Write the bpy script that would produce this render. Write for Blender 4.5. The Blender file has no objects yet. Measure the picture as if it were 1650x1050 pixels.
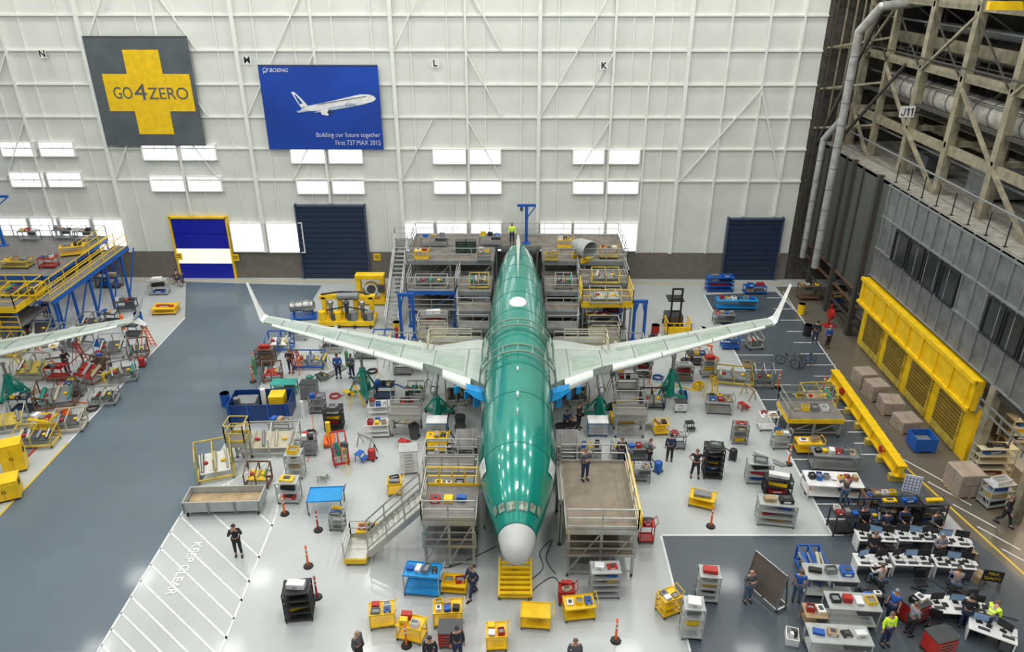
import bpy, math, random, bmesh
from mathutils import Vector as V, Matrix, Euler
R=math.radians; PI=math.pi; rnd=random.Random(5); U=rnd.uniform
SC=bpy.context.scene; COL=SC.collection
F=1214.; H=25.
CE=Euler((R(90-25.9),0,R(.51))); CM=CE.to_matrix()
def ray(px,py): return CM@V(((px-825)/F,-(py-525)/F,-1))
def P(px,py,z=0):
    r=ray(px,py); t=(z-H)/r.z; return V((r.x*t,r.y*t,z))
YW=P(600,447).y
def W(px,py,y=None):
    y=YW if y is None else y
    r=ray(px,py); t=y/r.y; return V((r.x*t,y,H+r.z*t))
XR=24.5; XB=23.15
# ---------- materials
MM={}
def mat(name,c,r=.5,m=0.,n=.12,sc=2.,em=0,coat=0,alpha=1,bump=0,tr=0):
    if name in MM: return MM[name]
    M=bpy.data.materials.new(name); M.use_nodes=True; nt=M.node_tree; b=nt.nodes['Principled BSDF']
    tc=nt.nodes.new('ShaderNodeTexCoord'); no=nt.nodes.new('ShaderNodeTexNoise'); no.inputs['Scale'].default_value=sc; no.inputs['Detail'].default_value=4
    nt.links.new(tc.outputs['Object'],no.inputs['Vector'])
    cr=nt.nodes.new('ShaderNodeValToRGB'); cr.color_ramp.elements[0].position=.3; cr.color_ramp.elements[1].position=.7
    cr.color_ramp.elements[0].color=tuple(x*(1-n) for x in c)+(1,); cr.color_ramp.elements[1].color=tuple(min(1,x*(1+n)) for x in c)+(1,)
    nt.links.new(no.outputs['Fac'],cr.inputs['Fac']); nt.links.new(cr.outputs['Color'],b.inputs['Base Color'])
    b.inputs['Roughness'].default_value=r; b.inputs['Metallic'].default_value=m
    if em: b.inputs['Emission Color'].default_value=tuple(c)+(1,); b.inputs['Emission Strength'].default_value=em
    if coat: b.inputs['Coat Weight'].default_value=coat; b.inputs['Coat Roughness'].default_value=.08
    if alpha<1: b.inputs['Alpha'].default_value=alpha
    if bump:
        bp=nt.nodes.new('ShaderNodeBump'); bp.inputs['Strength'].default_value=bump; nt.links.new(no.outputs['Fac'],bp.inputs['Height']); nt.links.new(bp.outputs['Normal'],b.inputs['Normal'])
    MM[name]=M; return M
Y_=mat('yellow',(.82,.53,.008),.4); YD=mat('yellow_dull',(.5,.38,.06),.5,n=.3); BL=mat('blue',(.01,.1,.42),.4); BS=mat('sky_blue',(.01,.27,.62),.4)
DN=mat('navy',(.015,.035,.08),.5); BK=mat('black',(.015,.015,.017),.5); DG=mat('dark_grey',(.06,.063,.067),.5); GR=mat('grey',(.22,.235,.24),.45,.2)
LG=mat('light_grey',(.4,.42,.41),.4,.1); WH=mat('white',(.75,.75,.74),.45); RD=mat('red',(.42,.02,.015),.4); OR=mat('orange',(.85,.14,.01),.4)
ST=mat('steel',(.36,.36,.35),.3,.8); AL=mat('aluminium',(.46,.46,.42),.35,.6); CR=mat('cream',(.48,.45,.33),.5); TN=mat('tan',(.4,.29,.16),.6,n=.25)
TG=mat('teal_green',(.0,.24,.17),.35,coat=.4); WG=mat('wing_grey',(.42,.49,.44),.35,.15,n=.07,coat=.3); WG2=mat('wing_edge',(.58,.63,.58),.3,.2,n=.05); WG3=mat('wing_panel_green',(.33,.41,.35),.4,.1); BR=mat('brown',(.14,.08,.05),.6)
DK=mat('deck_grey',(.18,.17,.16),.65,n=.2); RUB=mat('rubber',(.02,.02,.02),.8); GL=mat('clear_sheet',(.5,.56,.58),.15,.0,alpha=.55); GN=mat('green',(.08,.3,.1),.5)
HV=mat('hi_vis',(.65,.9,.03),.5,em=.15); SK=mat('skin',(.5,.27,.18),.55); SCR=mat('screen',(.12,.2,.3),.2,em=.4)
# ---------- mesh builder
class MB:
    def __init__(s,T=None): s.v=[];s.f=[];s.k=[];s.T=T
    def add(s,vs,fs,k=0):
        n=len(s.v); s.v+=[(s.T@V(v)) if s.T else V(v) for v in vs]; s.f+=[tuple(i+n for i in f) for f in fs]; s.k+=[k]*len(fs); return s
    def box(s,cx,cy,z0,w,d,h,k=0,rz=0):
        c,q=math.cos(rz),math.sin(rz); vs=[]
        for z in (z0,z0+h):
            for a,b in ((-1,-1),(1,-1),(1,1),(-1,1)):
                x,y=a*w/2,b*d/2; vs.append((cx+x*c-y*q,cy+x*q+y*c,z))
        return s.add(vs,[(3,2,1,0),(4,5,6,7),(0,1,5,4),(1,2,6,5),(2,3,7,6),(3,0,4,7)],k)
    def bar(s,p,q,w,h=None,k=0):
        h=h or w; p,q=V(p),V(q); d=(q-p).normalized(); u=V((0,0,1)) if abs(d.z)<.95 else V((0,1,0))
        a=d.cross(u).normalized()*w/2; b=a.cross(d).normalized()*h/2
        vs=[p-a-b,p+a-b,p+a+b,p-a+b,q-a-b,q+a-b,q+a+b,q-a+b]
        return s.add(vs,[(3,2,1,0),(4,5,6,7),(0,1,5,4),(1,2,6,5),(2,3,7,6),(3,0,4,7)],k)
    def cyl(s,p,q,r,r2=None,n=8,k=0):
        r2=r if r2 is None else r2; p,q=V(p),V(q); d=(q-p).normalized(); u=V((0,0,1)) if abs(d.z)<.95 else V((0,1,0))
        a=d.cross(u).normalized(); b=a.cross(d); vs=[]
        for c,rr in ((p,r),(q,r2)):
            for i in range(n): t=2*PI*i/n; vs.append(c+a*math.cos(t)*rr+b*math.sin(t)*rr)
        return s.add(vs,[(i,(i+1)%n,n+(i+1)%n,n+i) for i in range(n)]+[tuple(range(n))[::-1],tuple(range(n,2*n))],k)
    def path(s,ps,r,n=6,k=0):
        for a,b in zip(ps,ps[1:]): s.cyl(a,b,r,n=n,k=k)
        return s
    def loft(s,rows,k=0,cap=True,closed=True):
        n=len(rows[0]); vs=[p for r in rows for p in r]; fs=[]
        for i in range(len(rows)-1):
            for j in range(n if closed else n-1): fs.append((i*n+j,i*n+(j+1)%n,(i+1)*n+(j+1)%n,(i+1)*n+j))
        if cap and closed: fs+=[tuple(range(n))[::-1],tuple(range((len(rows)-1)*n,len(rows)*n))]
        return s.add(vs,fs,k)
    def ball(s,c,r,n=8,k=0,sc=(1,1,1),lo=-1.,hi=1.):
        rows=[]
        for i in range(n+1):
            t=R(90*lo)+(R(90*hi)-R(90*lo))*i/n
            rows.append([(c[0]+sc[0]*r*math.cos(t)*math.cos(2*PI*j/n/1.5+0),c[1]+sc[1]*r*math.cos(t)*math.sin(2*PI*j/n/1.5),c[2]+sc[2]*r*math.sin(t)) for j in range(int(n*1.5))])
        return s.loft(rows,k)
    def tray(s,cx,cy,z,w,d,h,t=.02,k=0):
        s.box(cx,cy,z,w,d,t,k)
        for a in (-1,1): s.box(cx+a*(w/2-t/2),cy,z+t,t,d,h-t,k); s.box(cx,cy+a*(d/2-t/2),z+t,w-2*t,t,h-t,k)
        return s
    def mesh(s,name,mats,sm=False):
        me=bpy.data.meshes.new(name); me.from_pydata(s.v,[],s.f)
        mats=mats if isinstance(mats,(list,tuple)) else [mats]
        for m in mats: me.materials.append(m)
        me.polygons.foreach_set('material_index',s.k)
        bm=bmesh.new(); bm.from_mesh(me); bmesh.ops.recalc_face_normals(bm,faces=bm.faces); bm.to_mesh(me); bm.free()
        if sm:
            me.polygons.foreach_set('use_smooth',[True]*len(me.polygons))
            try: me.set_sharp_from_angle(angle=R(40))
            except Exception: pass
        return me
    def o(s,name,mats,par=None,sm=False,bev=0):
        ob=bpy.data.objects.new(name,s.mesh(name,mats,sm)); COL.objects.link(ob)
        if par: ob.parent=par
        if bev: b=ob.modifiers.new('b','BEVEL'); b.width=bev; b.segments=2; b.limit_method='ANGLE'
        return ob
LAB={}
def tag(o,label,cat,group=None):
    o['label']=label; o['category']=cat
    if group: o['group']=group
    elif label in LAB: print('DUPLABEL',label)
    n=len(label.split())
    if n>16 or n<4: print('LABELLEN',n,label)
    LAB[label]=1; return o
def th(name,label,cat,loc,rz=0,group=None):
    o=bpy.data.objects.new(name,None); COL.objects.link(o); o.location=loc; o.rotation_euler=(0,0,R(rz)); o.empty_display_size=.2
    return tag(o,label,cat,group)
def stc(o): o['kind']='structure'; return o
def txt(s,loc,size,rot,m,par=None,name='lettering',al='CENTER',sx=1,shear=0,fit=None,off=0):
    cu=bpy.data.curves.new('t','FONT'); cu.body=s; cu.size=size; cu.align_x=al; cu.align_y='CENTER'; cu.extrude=.004; cu.shear=shear; cu.offset=off
    ob=bpy.data.objects.new('t',cu); COL.objects.link(ob)
    me=bpy.data.meshes.new_from_object(ob.evaluated_get(bpy.context.evaluated_depsgraph_get())); bpy.data.objects.remove(ob)
    me.materials.clear(); me.materials.append(m)
    if fit:
        xs=[v.co.x for v in me.vertices]; ys=[v.co.y for v in me.vertices]; x0,x1,y0,y1=min(xs),max(xs),min(ys),max(ys)
        for v in me.vertices: v.co.x=(v.co.x-(x0+x1)/2)*fit[0]/(x1-x0); v.co.y=(v.co.y-(y0+y1)/2)*fit[1]/(y1-y0)
    o=bpy.data.objects.new(name,me); COL.objects.link(o); o.location=loc; o.rotation_euler=rot; o.scale=(sx,1,1)
    if par: o.parent=par
    return o
WR=(R(90),0,0)
def txtW(s,a,b,c,d,m,par,dy=.06,shear=0,off=0):
    y=par.location.y-dy; p=W(a,(b+d)/2,y); q=W(c,(b+d)/2,y); z1=W((a+c)/2,b,y).z; z0=W((a+c)/2,d,y).z
    return txt(s,(p+q)/2-V(par.location),1,WR,m,par,fit=(q.x-p.x,z1-z0),shear=shear,off=off)
# ================= SETTING
def fmat(name,c,r): return mat(name,c,r,0,.08,.25,coat=.15)
FL=fmat('floor_light',(.44,.465,.46),.3); FB=fmat('floor_blue',(.1,.138,.168),.42); FD=fmat('floor_dark',(.07,.088,.105),.42); FC=fmat('floor_brown',(.13,.115,.09),.4); LN=mat('line_white',(.7,.71,.71),.4); LY=mat('line_yellow',(.7,.48,.05),.4)
stc(MB().box(-8,30,-.3,96,70,.3).o('floor',FL))
def zone(name,pix,m,z=.006):
    ps=[P(*p) for p in pix]
    return stc(MB().add([(p.x,p.y,z) for p in ps],[tuple(range(len(ps)))]).o(name,m))
zone('floor_aisle',[(300,454),(518,460),(300,815),(157,1050),(-210,1050),(298,512)],FB)
zone('floor_parking_zone',[(1135,475),(1250,470),(1300,520),(1560,800),(1360,862),(1340,862)],FD)
zone('floor_desk_zone',[(1065,862),(1560,862),(1800,1060),(1112,1060)],FD)
zone('floor_walkway',[(1250,462),(1330,462),(1900,1000),(1800,1060),(1560,862),(1440,735),(1300,520)],FC,.009)
def lines(name,segs,m,w=.1,z=.014):
    b=MB()
    for a,c in segs:
        a,c=P(*a),P(*c); d=(c-a).normalized(); n=V((-d.y,d.x,0))*w/2
        b.add([(q.x,q.y,z) for q in (a-n,c-n,c+n,a+n)],[(0,1,2,3)])
    return stc(b.o(name,m))
lines('floor_line_yellow',[((300,453),(1262,457)),((110,713),(-10,840)),((210,452),(298,453)),((1440,735),(1800,1060))],LY,.12)
lines('floor_line_edge',[((298,512),(110,713)),((300,815),(157,1050)),((445,735),(300,815)),((445,830),(355,1050)),((462,740),(445,830)),((1135,475),(1340,860)),((1065,862),(1360,862)),((1065,862),(1112,1050))],LN,.1,.013)
hs=[]
for k in range(-3,17):
    y=765+k*26
    a=(795.5-.608*(y+40),y+40) if y+40>815 else (445-(y+40-735)*1.8,y+40)
    ax=a[0]; bx=ax+160+k*8; by=a[1]+(150+k*9)
    for q in range(60):
        t=q/59; x=ax+(bx-ax)*t; yy=a[1]+(by-a[1])*t
        if x>445-.41*(yy-830): break
    hs.append((a,(x,yy)))
lines('floor_hatching',hs,LN,.09,.013)
ps=[]
for y in range(500,860,24):
    x=1135+.532*(y-475); ps.append(((x,y),(x+55+(y-475)*.05,y)))
for y in range(480,740,18):
    x=1262+(y-470)*.72; ps.append(((x-(y-450)*.12-30,y),(x,y)))
for k in range(9):
    y=740+k*36; x=1440+(y-735)*1.1; ps.append(((x+10,y),(x+80,y+38)))
ps+=[((1262,470),(1440,730))]
lines('floor_parking_lines',ps,LN,.08,.016)
stc(txt('KEEP CLEAR',P(297,914)+V((0,0,.02)),.62,(0,0,R(-90)),LN,None,'floor_lettering',off=.012))
# back wall
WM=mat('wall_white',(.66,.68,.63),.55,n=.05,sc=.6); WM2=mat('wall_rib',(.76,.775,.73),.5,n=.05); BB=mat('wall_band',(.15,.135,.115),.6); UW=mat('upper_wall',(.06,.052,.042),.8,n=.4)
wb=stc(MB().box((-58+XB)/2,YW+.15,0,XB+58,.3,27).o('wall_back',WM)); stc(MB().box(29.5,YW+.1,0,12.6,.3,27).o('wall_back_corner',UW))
MJ=[W(x,200).x for x in (-75,165,400,640,868,1098)]
Z0=2.4; DR=[(W(a-8,400).x,W(c+8,400).x,W(a,b).z+.25) for a,b,c in ((292,350,385),(483,330,602),(1156,352,1250))]
def colz(x):
    for a,b,z in DR:
        if a<x<b: return z
    return Z0
def vcol(x,y,w,d,name): z=colz(x); MB().box(x,y,z,w,d,26.4-z).o(name,WM2,wb)
for x in MJ+[(a+b)/2 for a,b in zip(MJ,MJ[1:])]: vcol(x,YW-.16,.28 if x in MJ else .16,.3,'column')
for a,b in zip(MJ,MJ[1:]):
    for k in (1,3,5,7): vcol(a+(b-a)*k/8,YW-.05,.08,.1,'stud')
for x in (W(1040,200).x,W(1160,200).x,W(1218,200).x,W(1270,200).x): vcol(x,YW-.1,.14,.2,'column')
for z in [8.6,11.2,13.7,16.2,18.7,21.2,23.7]: MB().box((-58+XB)/2,YW-.08,z,XB+58,.16,.13).o('girt',WM2,wb)
for i,(a,b) in enumerate(zip(MJ,MJ[1:])):
    m=(a+b)/2; h=(b-a)/4
    for z in (8.6,13.7,18.7):
        if (i+int(z))%2: MB().bar((a,YW-.2,z),(a+h,YW-.2,z+5),.1).o('diagonal_brace',WM2,wb)
        MB().bar((m,YW-.2,z+5),(m+h*(1 if i%2 else -1),YW-.2,z),.1).o('diagonal_brace',WM2,wb)
MB().bar((MJ[-1]+.2,YW-.2,8.6),(W(1218,200).x,YW-.2,16),.1).o('diagonal_brace',WM2,wb)
MB().bar((W(1270,200).x,YW-.2,8.6),(W(1218,200).x,YW-.2,16),.1).o('diagonal_brace',WM2,wb)
stc(MB().box((-58+XB)/2,YW-.06,0,XB+58,.12,Z0).o('trim_1',BB))
WE=mat('window_glow',(.95,.97,1),.3,n=.03,em=1.6)
wins=[(5,228,60,250),(67,228,122,250),(232,233,288,256),(294,233,350,256),(470,238,526,261),(531,238,585,261),(698,240,751,262),(757,240,807,262),(923,241,973,262),(979,241,1030,262),
(20,277,75,299),(80,277,135,299),(245,283,299,306),(305,284,359,306),(480,288,532,310),(537,288,588,310),(700,289,751,310),(757,289,808,310),(923,289,972,310),(978,289,1028,310),
(-40,350,2,400),(8,350,52,400),(57,350,100,400),(105,351,152,400),(158,352,205,400),(375,358,430,403),(433,358,490,404),(652,358,700,402),(705,358,753,402),(758,358,808,402),(870,358,920,402),(924,358,972,402),(976,358,1026,402)]
for i,(a,b,c,d) in enumerate(wins):
    p=W(a,(b+d)/2); q=W(c,(b+d)/2); z1=W(a,b).z; z0=W(a,d).z; w=q.x-p.x; cx=(p.x+q.x)/2
    f=MB()
    for s in (-1,1): f.box(cx+s*w/2,YW-.17,z0,.09,.34,z1-z0)
    f.box(cx,YW-.17,z0-.06,w+.1,.34,.08).box(cx,YW-.17,z1,w+.1,.34,.08)
    fo=stc(f.o('window_%d'%(i+1),WM2)); MB().box(cx,YW-.12,z0,w,.04,z1-z0).o('pane',WE,fo)
    g=MB()
    for k in range(1,3): g.box(cx-w/2+w*k/3,YW-.16,z0,.03,.04,z1-z0)
    g.o('glazing_bar',LG,fo)
def door(n,a,b,c,d,m,fm,nseg,cols=None,fw=.22):
    p=W(a,d); q=W(c,d); z1=W(a,b).z; cx=(p.x+q.x)/2; w=q.x-p.x
    f=MB()
    for s in (-1,1): f.box(cx+s*(w/2+fw/2),YW-.2,0,fw,.4,z1+.2)
    f.box(cx,YW-.2,z1,w+.2,.4,fw); fo=stc(f.o('door_%d'%n,fm))
    for k in range(nseg):
        h=z1/nseg; MB().box(cx,YW-.2,k*h+.02,w,.14,h-.04).o('door_panel',cols[k] if cols else m,fo)
    return fo
DB=mat('door_blue',(.004,.01,.36),.35); DNV=mat('door_navy',(.012,.026,.058),.5); PAL=mat('door_pale',(.85,.86,.7),.4,em=.7)
door(1,296,350,381,446,DB,Y_,4,[DB,PAL,DB,DB],fw=.15)
door(2,493,331,597,448,DNV,mat('door_frame',(.05,.07,.12),.5),14,fw=.12); door(3,1162,352,1245,444,DNV,mat('door_frame',(.1,.1,.1),.5),12,fw=.12)
for k,(x,y,z) in enumerate(((291,410,'left of the bright blue door'),(382,412,'right of the bright blue door'),(608,413,'right of the large navy door'),(1250,408,'beside the right navy door'))):
    p=W(x,y); s=th('wall_sign','small yellow notice sign on the wall '+z,'sign',(p.x,YW-.42 if k<2 else YW-.15,p.z)); MB().box(0,0,-.3,.6,.03,.6).o('plate',Y_,s)
    MB().box(0,-.02,-.1,.4,.01,.06).box(0,-.02,.08,.4,.01,.06).o('printed_lines',BK,s)
for ch,x,y in (('N',68,87),('M',398,97),('L',701,102),('K',973,106)):
    p=W(x,y,YW-.36); s=th('bay_sign','white bay marker sign lettered %s on the back wall'%ch,'sign',p); MB().box(0,0,-.3,.6,.03,.6).o('plate',WH,s); txt(ch,(0,-.03,0),.66,WR,BK,s,off=.015)
def banner(name,label,x0,x1,y0,y1,m):
    a=W(*x0); c=W(*x1); z1=a.z; z0=W(x1[0],x1[1]).z
    L=(W(y0[0],y0[1]).x+a.x)/2; Rr=(c.x+W(y1[0],y1[1]).x)/2
    r=th(name,label,'banner',((L+Rr)/2,YW-.42,z0)); MB().box(0,0,0,Rr-L,.03,z1-z0).o('cloth',m,r)
    MB().cyl((-(Rr-L)/2,0,z1-z0),((Rr-L)/2,0,z1-z0),.05).o('hanging_rod',DG,r)
    return r,Rr-L,z1-z0
BG=mat('banner_grey',(.085,.105,.115),.6,n=.2,sc=.5); BU=mat('banner_blue',(.003,.05,.36),.5,n=.35,sc=.12)
r,w,h=banner('safety_banner','dark grey wall banner with a yellow cross and safety slogan',(136,58),(335,233),(178,232),(305,62),BG)
def wrect(b,x0,y0,x1,y1,dy):
    yy=YW-.42; o=V(r.location); xa=W(x0,148,yy).x-o.x; xb=W(x1,148,yy).x-o.x; za=W(240,y1,yy).z-o.z; zb=W(240,y0,yy).z-o.z
    return b.box((xa+xb)/2,-dy,za,xb-xa,.02,zb-za)
wrect(wrect(MB(),211,80,268,216,.03),171,119,310,179,.035).o('yellow_cross',Y_,r)
txtW('GO',183,140,213,159,BG,r); txtW('4',216,135,236,161,BG,r); txtW('ZERO',239,141,303,160,BG,r)
r,w,h=banner('airliner_banner','blue wall banner picturing a white airliner in flight',(417,104),(620,239),(437,236),(610,108),BU)
org=V(r.location)
def poly(pts,m,name,dy):
    ps=[W(x,y,YW-.42)-org for x,y in pts]; MB().loft([[(p.x,-dy,p.z) for p in ps],[(p.x,-dy-.01,p.z) for p in ps]]).o(name,m,r)
PB=mat('print_blue',(.01,.09,.32),.5); PG=mat('print_grey',(.42,.48,.56),.5)
poly([(484,177),(494,171),(530,163.5),(560,156.5),(580,152),(594,152),(602,154.5),(606,159),(602,163),(585,168.5),(550,175),(520,178),(496,179)],WH,'airliner_print',.02)
poly([(486,174),(480,166),(469,148),(474,148),(486,159),(496,170)],WH,'fin_print',.03); poly([(483,168),(474,152),(476,152),(488,166)],PB,'fin_stripe',.04); poly([(492,176),(478,179),(481,181.5),(500,178.5)],PG,'tailplane_print',.035)
poly([(497,178.8),(540,173),(575,168.5),(599,164),(585,168.5),(550,175),(520,178.8)],PG,'belly_print',.03); poly([(516,178),(523,174.5),(532,176),(535,181),(529,186),(519,184.5)],WH,'engine_print',.045); poly([(530,176),(534,177),(535.5,181),(531,185.5),(527.5,181)],DN,'engine_intake_print',.055)
poly([(538,171),(556,169),(546,175.5),(512,181),(505,181)],PG,'wing_print',.04)
poly([(512,167.5),(590,154.5),(590,155.4),(512,168.5)],DN,'window_line_print',.05)
txtW('BOEING',434,110,464,116,WH,r,shear=.25)
c=W(427,113,YW-.45)-org; b=MB()
for k in range(12):
    a0=2*PI*k/12; a1=2*PI*(k+1)/12; b.bar((c.x+.17*math.cos(a0),-.03,c.z+.17*math.sin(a0)),(c.x+.17*math.cos(a1),-.03,c.z+.17*math.sin(a1)),.03)
b.bar((c.x-.2,-.03,c.z-.25),(c.x+.28,-.03,c.z+.12),.04).o('emblem',WH,r)
txtW('Building our future together',510,213.5,613,223,WH,r,off=-.01); txtW('First 737 MAX 2015',541,226,613,233.5,WH,r,off=-.01); txtW('BOEING',556,166.5,573,170.5,PB,r,.08)
# ================= right side building
GP=mat('green_panel',(.075,.085,.07),.6); CL=mat('cladding',(.2,.215,.22),.3,.4,n=.25,sc=1.2); BE=mat('beam_beige',(.25,.225,.155),.6,n=.3); BD=mat('beam_dark',(.05,.045,.038),.7); DWN=mat('dark_window',(.02,.025,.03),.15); INT=mat('interior_wall',(.22,.19,.15),.7)
YE=49.0
wr=stc(MB().box(XR+.2,(YW+YE)/2,3.6,.4,YW-YE,8.2).o('wall_right',GP))
for y in (50,53,56,59): MB().box(XR-.05,y,3.6,.15,.2,8.2).o('column',BD,wr)
cl=stc(MB().box(XR+.2,(YE+26)/2,5.3,.4,YE-26,6.5).o('wall_right_cladding',CL))
for k in range(19): MB().box(XR-.04,26.2+k*1.25,5.3,.08,.07,6.5).o('mullion',GR,cl)
for z in (5.3,7.3,9.5,11.6): MB().box(XR-.04,(YE+26)/2,z,.1,YE-26,.1).o('rail',GR,cl)
n=40
for a,b in ((46.6,44.9),(44.6,42.9),(42.6,40.9),(40.6,38.9),(35.9,34.5),(34.3,32.9),(32.7,31.3),(31.1,29.7)):
    n+=1; f=MB()
    for y in (a,b): f.box(XR-.08,y,7.4,.12,.1,1.9)
    f.box(XR-.08,(a+b)/2,7.32,.12,a-b+.1,.1).box(XR-.08,(a+b)/2,9.3,.12,a-b+.1,.1)
    fo=stc(f.o('window_%d'%n,BK)); MB().box(XR-.05,(a+b)/2,7.4,.04,a-b,1.9).o('pane',DWN,fo)
yb=stc(MB().box(XR-.15,(YE+34.5)/2,3.3,.5,YE-34.5,1.8).o('trim_2',Y_)); MB().box(XR-.45,(YE+34.5)/2,4.9,.2,YE-34.5,.25).box(XR-.45,(YE+34.5)/2,3.25,.2,YE-34.5,.2).o('flange',Y_,yb)
for k in range(9): MB().box(XR-.45,YE-.5-k*1.7,3.4,.12,.08,1.5).o('web_stiffener',Y_,yb)
lw=stc(MB().box(XR+.3,(YE+34.5)/2,0,.3,YE-34.5,3.3).o('wall_right_yellow',Y_))
SL=mat('slat_dark',(.16,.1,.012),.5)
for y0 in (48.3,45.0,41.6,38.2):
    MB().box(XR+.1,y0-1.4,.1,.12,2.6,3.0).o('shutter_frame',YD,lw); b=MB()
    for k in range(10): b.box(XR+.02,y0-1.4,.7+k*.22,.05,2.35,.13)
    b.o('louvre',SL,lw)
stc(MB().box(33.2,42,0,.3,42,12).o('wall_right_inner',INT)); stc(MB().box(29,41,11.6,9,41,.35).o('floor_upper_level',mat('concrete',(.28,.265,.23),.7,n=.25)))
stc(MB().box(29,41,4.85,8.8,40,.25).o('ceiling_right',BD)); stc(MB().box(34,41,11.9,.3,41,15).o('wall_right_upper',UW)); stc(MB().box(30.5,41,25.6,11,41,.3).o('upper_light_blocker',BD))  # topmost slab is added out of view to keep overhead light off the steelwork
for y in (33.6,29.6,25.6): stc(MB().box(XR+.1,y,0,.45,.45,5.3).o('column_right',BE))
for y in (50.2,54.5,58.8): stc(MB().box(XR-.1,y,0,.4,.4,12).o('column_right',BD))
for k,z in enumerate((1.2,2.4,3.4)): stc(MB().box(XR-.05,55,z,.12,11,.15).o('girder_right',BR if k else BD))
sw=stc(MB().box(26,56,11.9,.4,.4,14).o('steel_frame',BE))
for y in (60,51,46,41,35.5): MB().box(26,y,11.9,.5,.5,14).o('column',BE,sw)
for y in (58,54,47,40,37,31): MB().box(30.5,y,11.9,.45,.45,14).o('column',BD,sw)
for x,z,m,hh in ((26,14.4,BE,.55),(26,18.6,BE,.5),(26,22.4,BE,.6),(26,16.4,BD,.2),(30.5,15.6,BD,.4),(30.5,20,BD,.4),(28.2,22.6,BD,.4),(32,17.5,BD,.3),(30.5,13.6,BE,.4),(28.4,19.6,BE,.7)): MB().box(x,42,z,.25,38,hh).o('beam',m,sw)
for y in (59,56,51,46,41,36.5,32):
    for z in (14.8,18.6,22.4): MB().box(29,y,z,6.5,.22,.32).o('cross_beam',BE if z<18 else BD,sw)
ys=[60,56,51,46,41,36.5,32]
for i,(a,b) in enumerate(zip(ys,ys[1:])):
    if i%2==0: MB().bar((25.8,a,14.8),(25.8,b,11.9),.2).o('diagonal_brace',BE,sw); MB().bar((25.8,a,18.6),(25.8,b,22.2),.16).o('diagonal_brace',BE,sw)
    else: MB().bar((25.8,b,14.8),(25.8,a,18.4),.18).o('diagonal_brace',BE,sw)
    MB().bar((25.8,b,18.6),(25.8,a,22.2),.08).o('diagonal_rod',BD,sw); MB().bar((30.3,a,16),(30.3,b,20),.16).o('diagonal_brace',BE,sw); MB().bar((28.2,a,22.6),(30.5,b,20),.12).o('knee_brace',BD,sw)
for z in (13,16,19,22.5): MB().bar((23.5,61,z),(26,56,z+1.2),.14).o('diagonal_brace',BE,sw); MB().bar((23.4,60.8,z-.6),(29,60.8,z+1.5),.12).o('wall_brace',BD,sw); MB().box(26.5,60.6,z,6,.12,.16).o('wall_girt',BE,sw)
MB().bar((23.8,60.6,12),(25.5,56,24),.22).o('truss',BD,sw); MB().bar((24.5,59,12),(24.8,51,19),.16).o('truss',BD,sw)
for x in (23.5,24.2,24.9,25.5): MB().box(x,60.4,5 if x<25 else 11.8,.1,.1,20).o('corner_riser',BD if x<24 else BE,sw)
for k,(x,z,rr) in enumerate(((25.4,13.2,.06),(26.6,17.6,.08),(29.6,19.2,.1),(27,21.3,.07),(31.5,16.4,.12),(25.6,19.4,.05),(26.8,13.8,.07),(28.6,16.8,.06),(25.5,23.2,.05))): MB().cyl((x,60.5,z),(x,30,z),rr,n=10).o('pipe',(GR,ST,BD)[k%3],sw,True)
def rail(par,p,q,m,h=1.05,sp=1.5,name='guardrail'):
    p,q=V(p),V(q); b=MB(); L=(q-p).length; n=max(1,round(L/sp)); up=V((0,0,h))
    for k in range(n+1): a=p+(q-p)*k/n; b.bar(a,a+up,.05)
    for f in (1,.55): b.bar(p+up*f,q+up*f,.05)
    b.bar(p+V((0,0,.08)),q+V((0,0,.08)),.03,.15)
    return b.o(name,m,par)
for z,x0,x1 in ((18.9,26.3,27.8),(22.9,27,29),(15.1,28.5,30)): MB().box((x0+x1)/2,44,z,x1-x0,30,.12).o('catwalk',BE if z<16 else BD,sw); rail(sw,(x0,30,z+.05),(x0,59,z+.05),BD,1.0,1.2,'catwalk_rail')
MB().box(29.5,37,12.2,3,1.6,1.8).o('air_handler',ST,sw); MB().box(29,45,12.2,2.4,2.4,1.5).o('air_handler',GR,sw); MB().box(27.6,50,12.2,1.6,1.2,1.2).o('air_handler',DG,sw)
DU=mat('duct_foil',(.45,.45,.43),.35,.4,n=.25,bump=.4); DW=mat('duct_wrap',(.5,.47,.42),.6,n=.3,bump=.6)
def duct(pts,r,label,m=DU):
    t=th('ventilation_duct',label,'duct',pts[0]); o=V(pts[0]); q=[V(p)-o for p in pts]; b=MB().path(q,r,14)
    for p in q[1:-1]: b.ball(p,r*1.0,10)
    b.o('pipe',m,t,True)
    for a,c in zip(q,q[1:]):
        n=int((c-a).length//1.5)
        for k in range(1,n): p=a+(c-a)*k/n; d=(c-a).normalized(); MB().cyl(p-d*.05,p+d*.05,r*1.07,n=14).o('joint_ring',GR,t,True)
duct([(23.4,58.5,3),(23.4,58.5,12.6),(24.0,57,14.6)],.24,'slim silver pipe standing in the far right corner')
duct([(23.6,56.2,3),(23.6,56.2,20.5),(24.3,55,22.2),(28,55,22.6)],.3,'tall silver duct bending at its top in the right corner')
duct([(27.4,58,17),(27.4,30,17)],.75,'thick foil-wrapped duct running along the upper steelwork',DW)
duct([(27.0,37.2,11.95),(27.0,37.2,16.6)],.6,'upright foil-wrapped duct on the upper level by the frame edge',DW)
duct([(29.2,58,20.9),(29.2,30,20.9)],.3,'upper narrower duct along the steelwork',GR)
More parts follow.
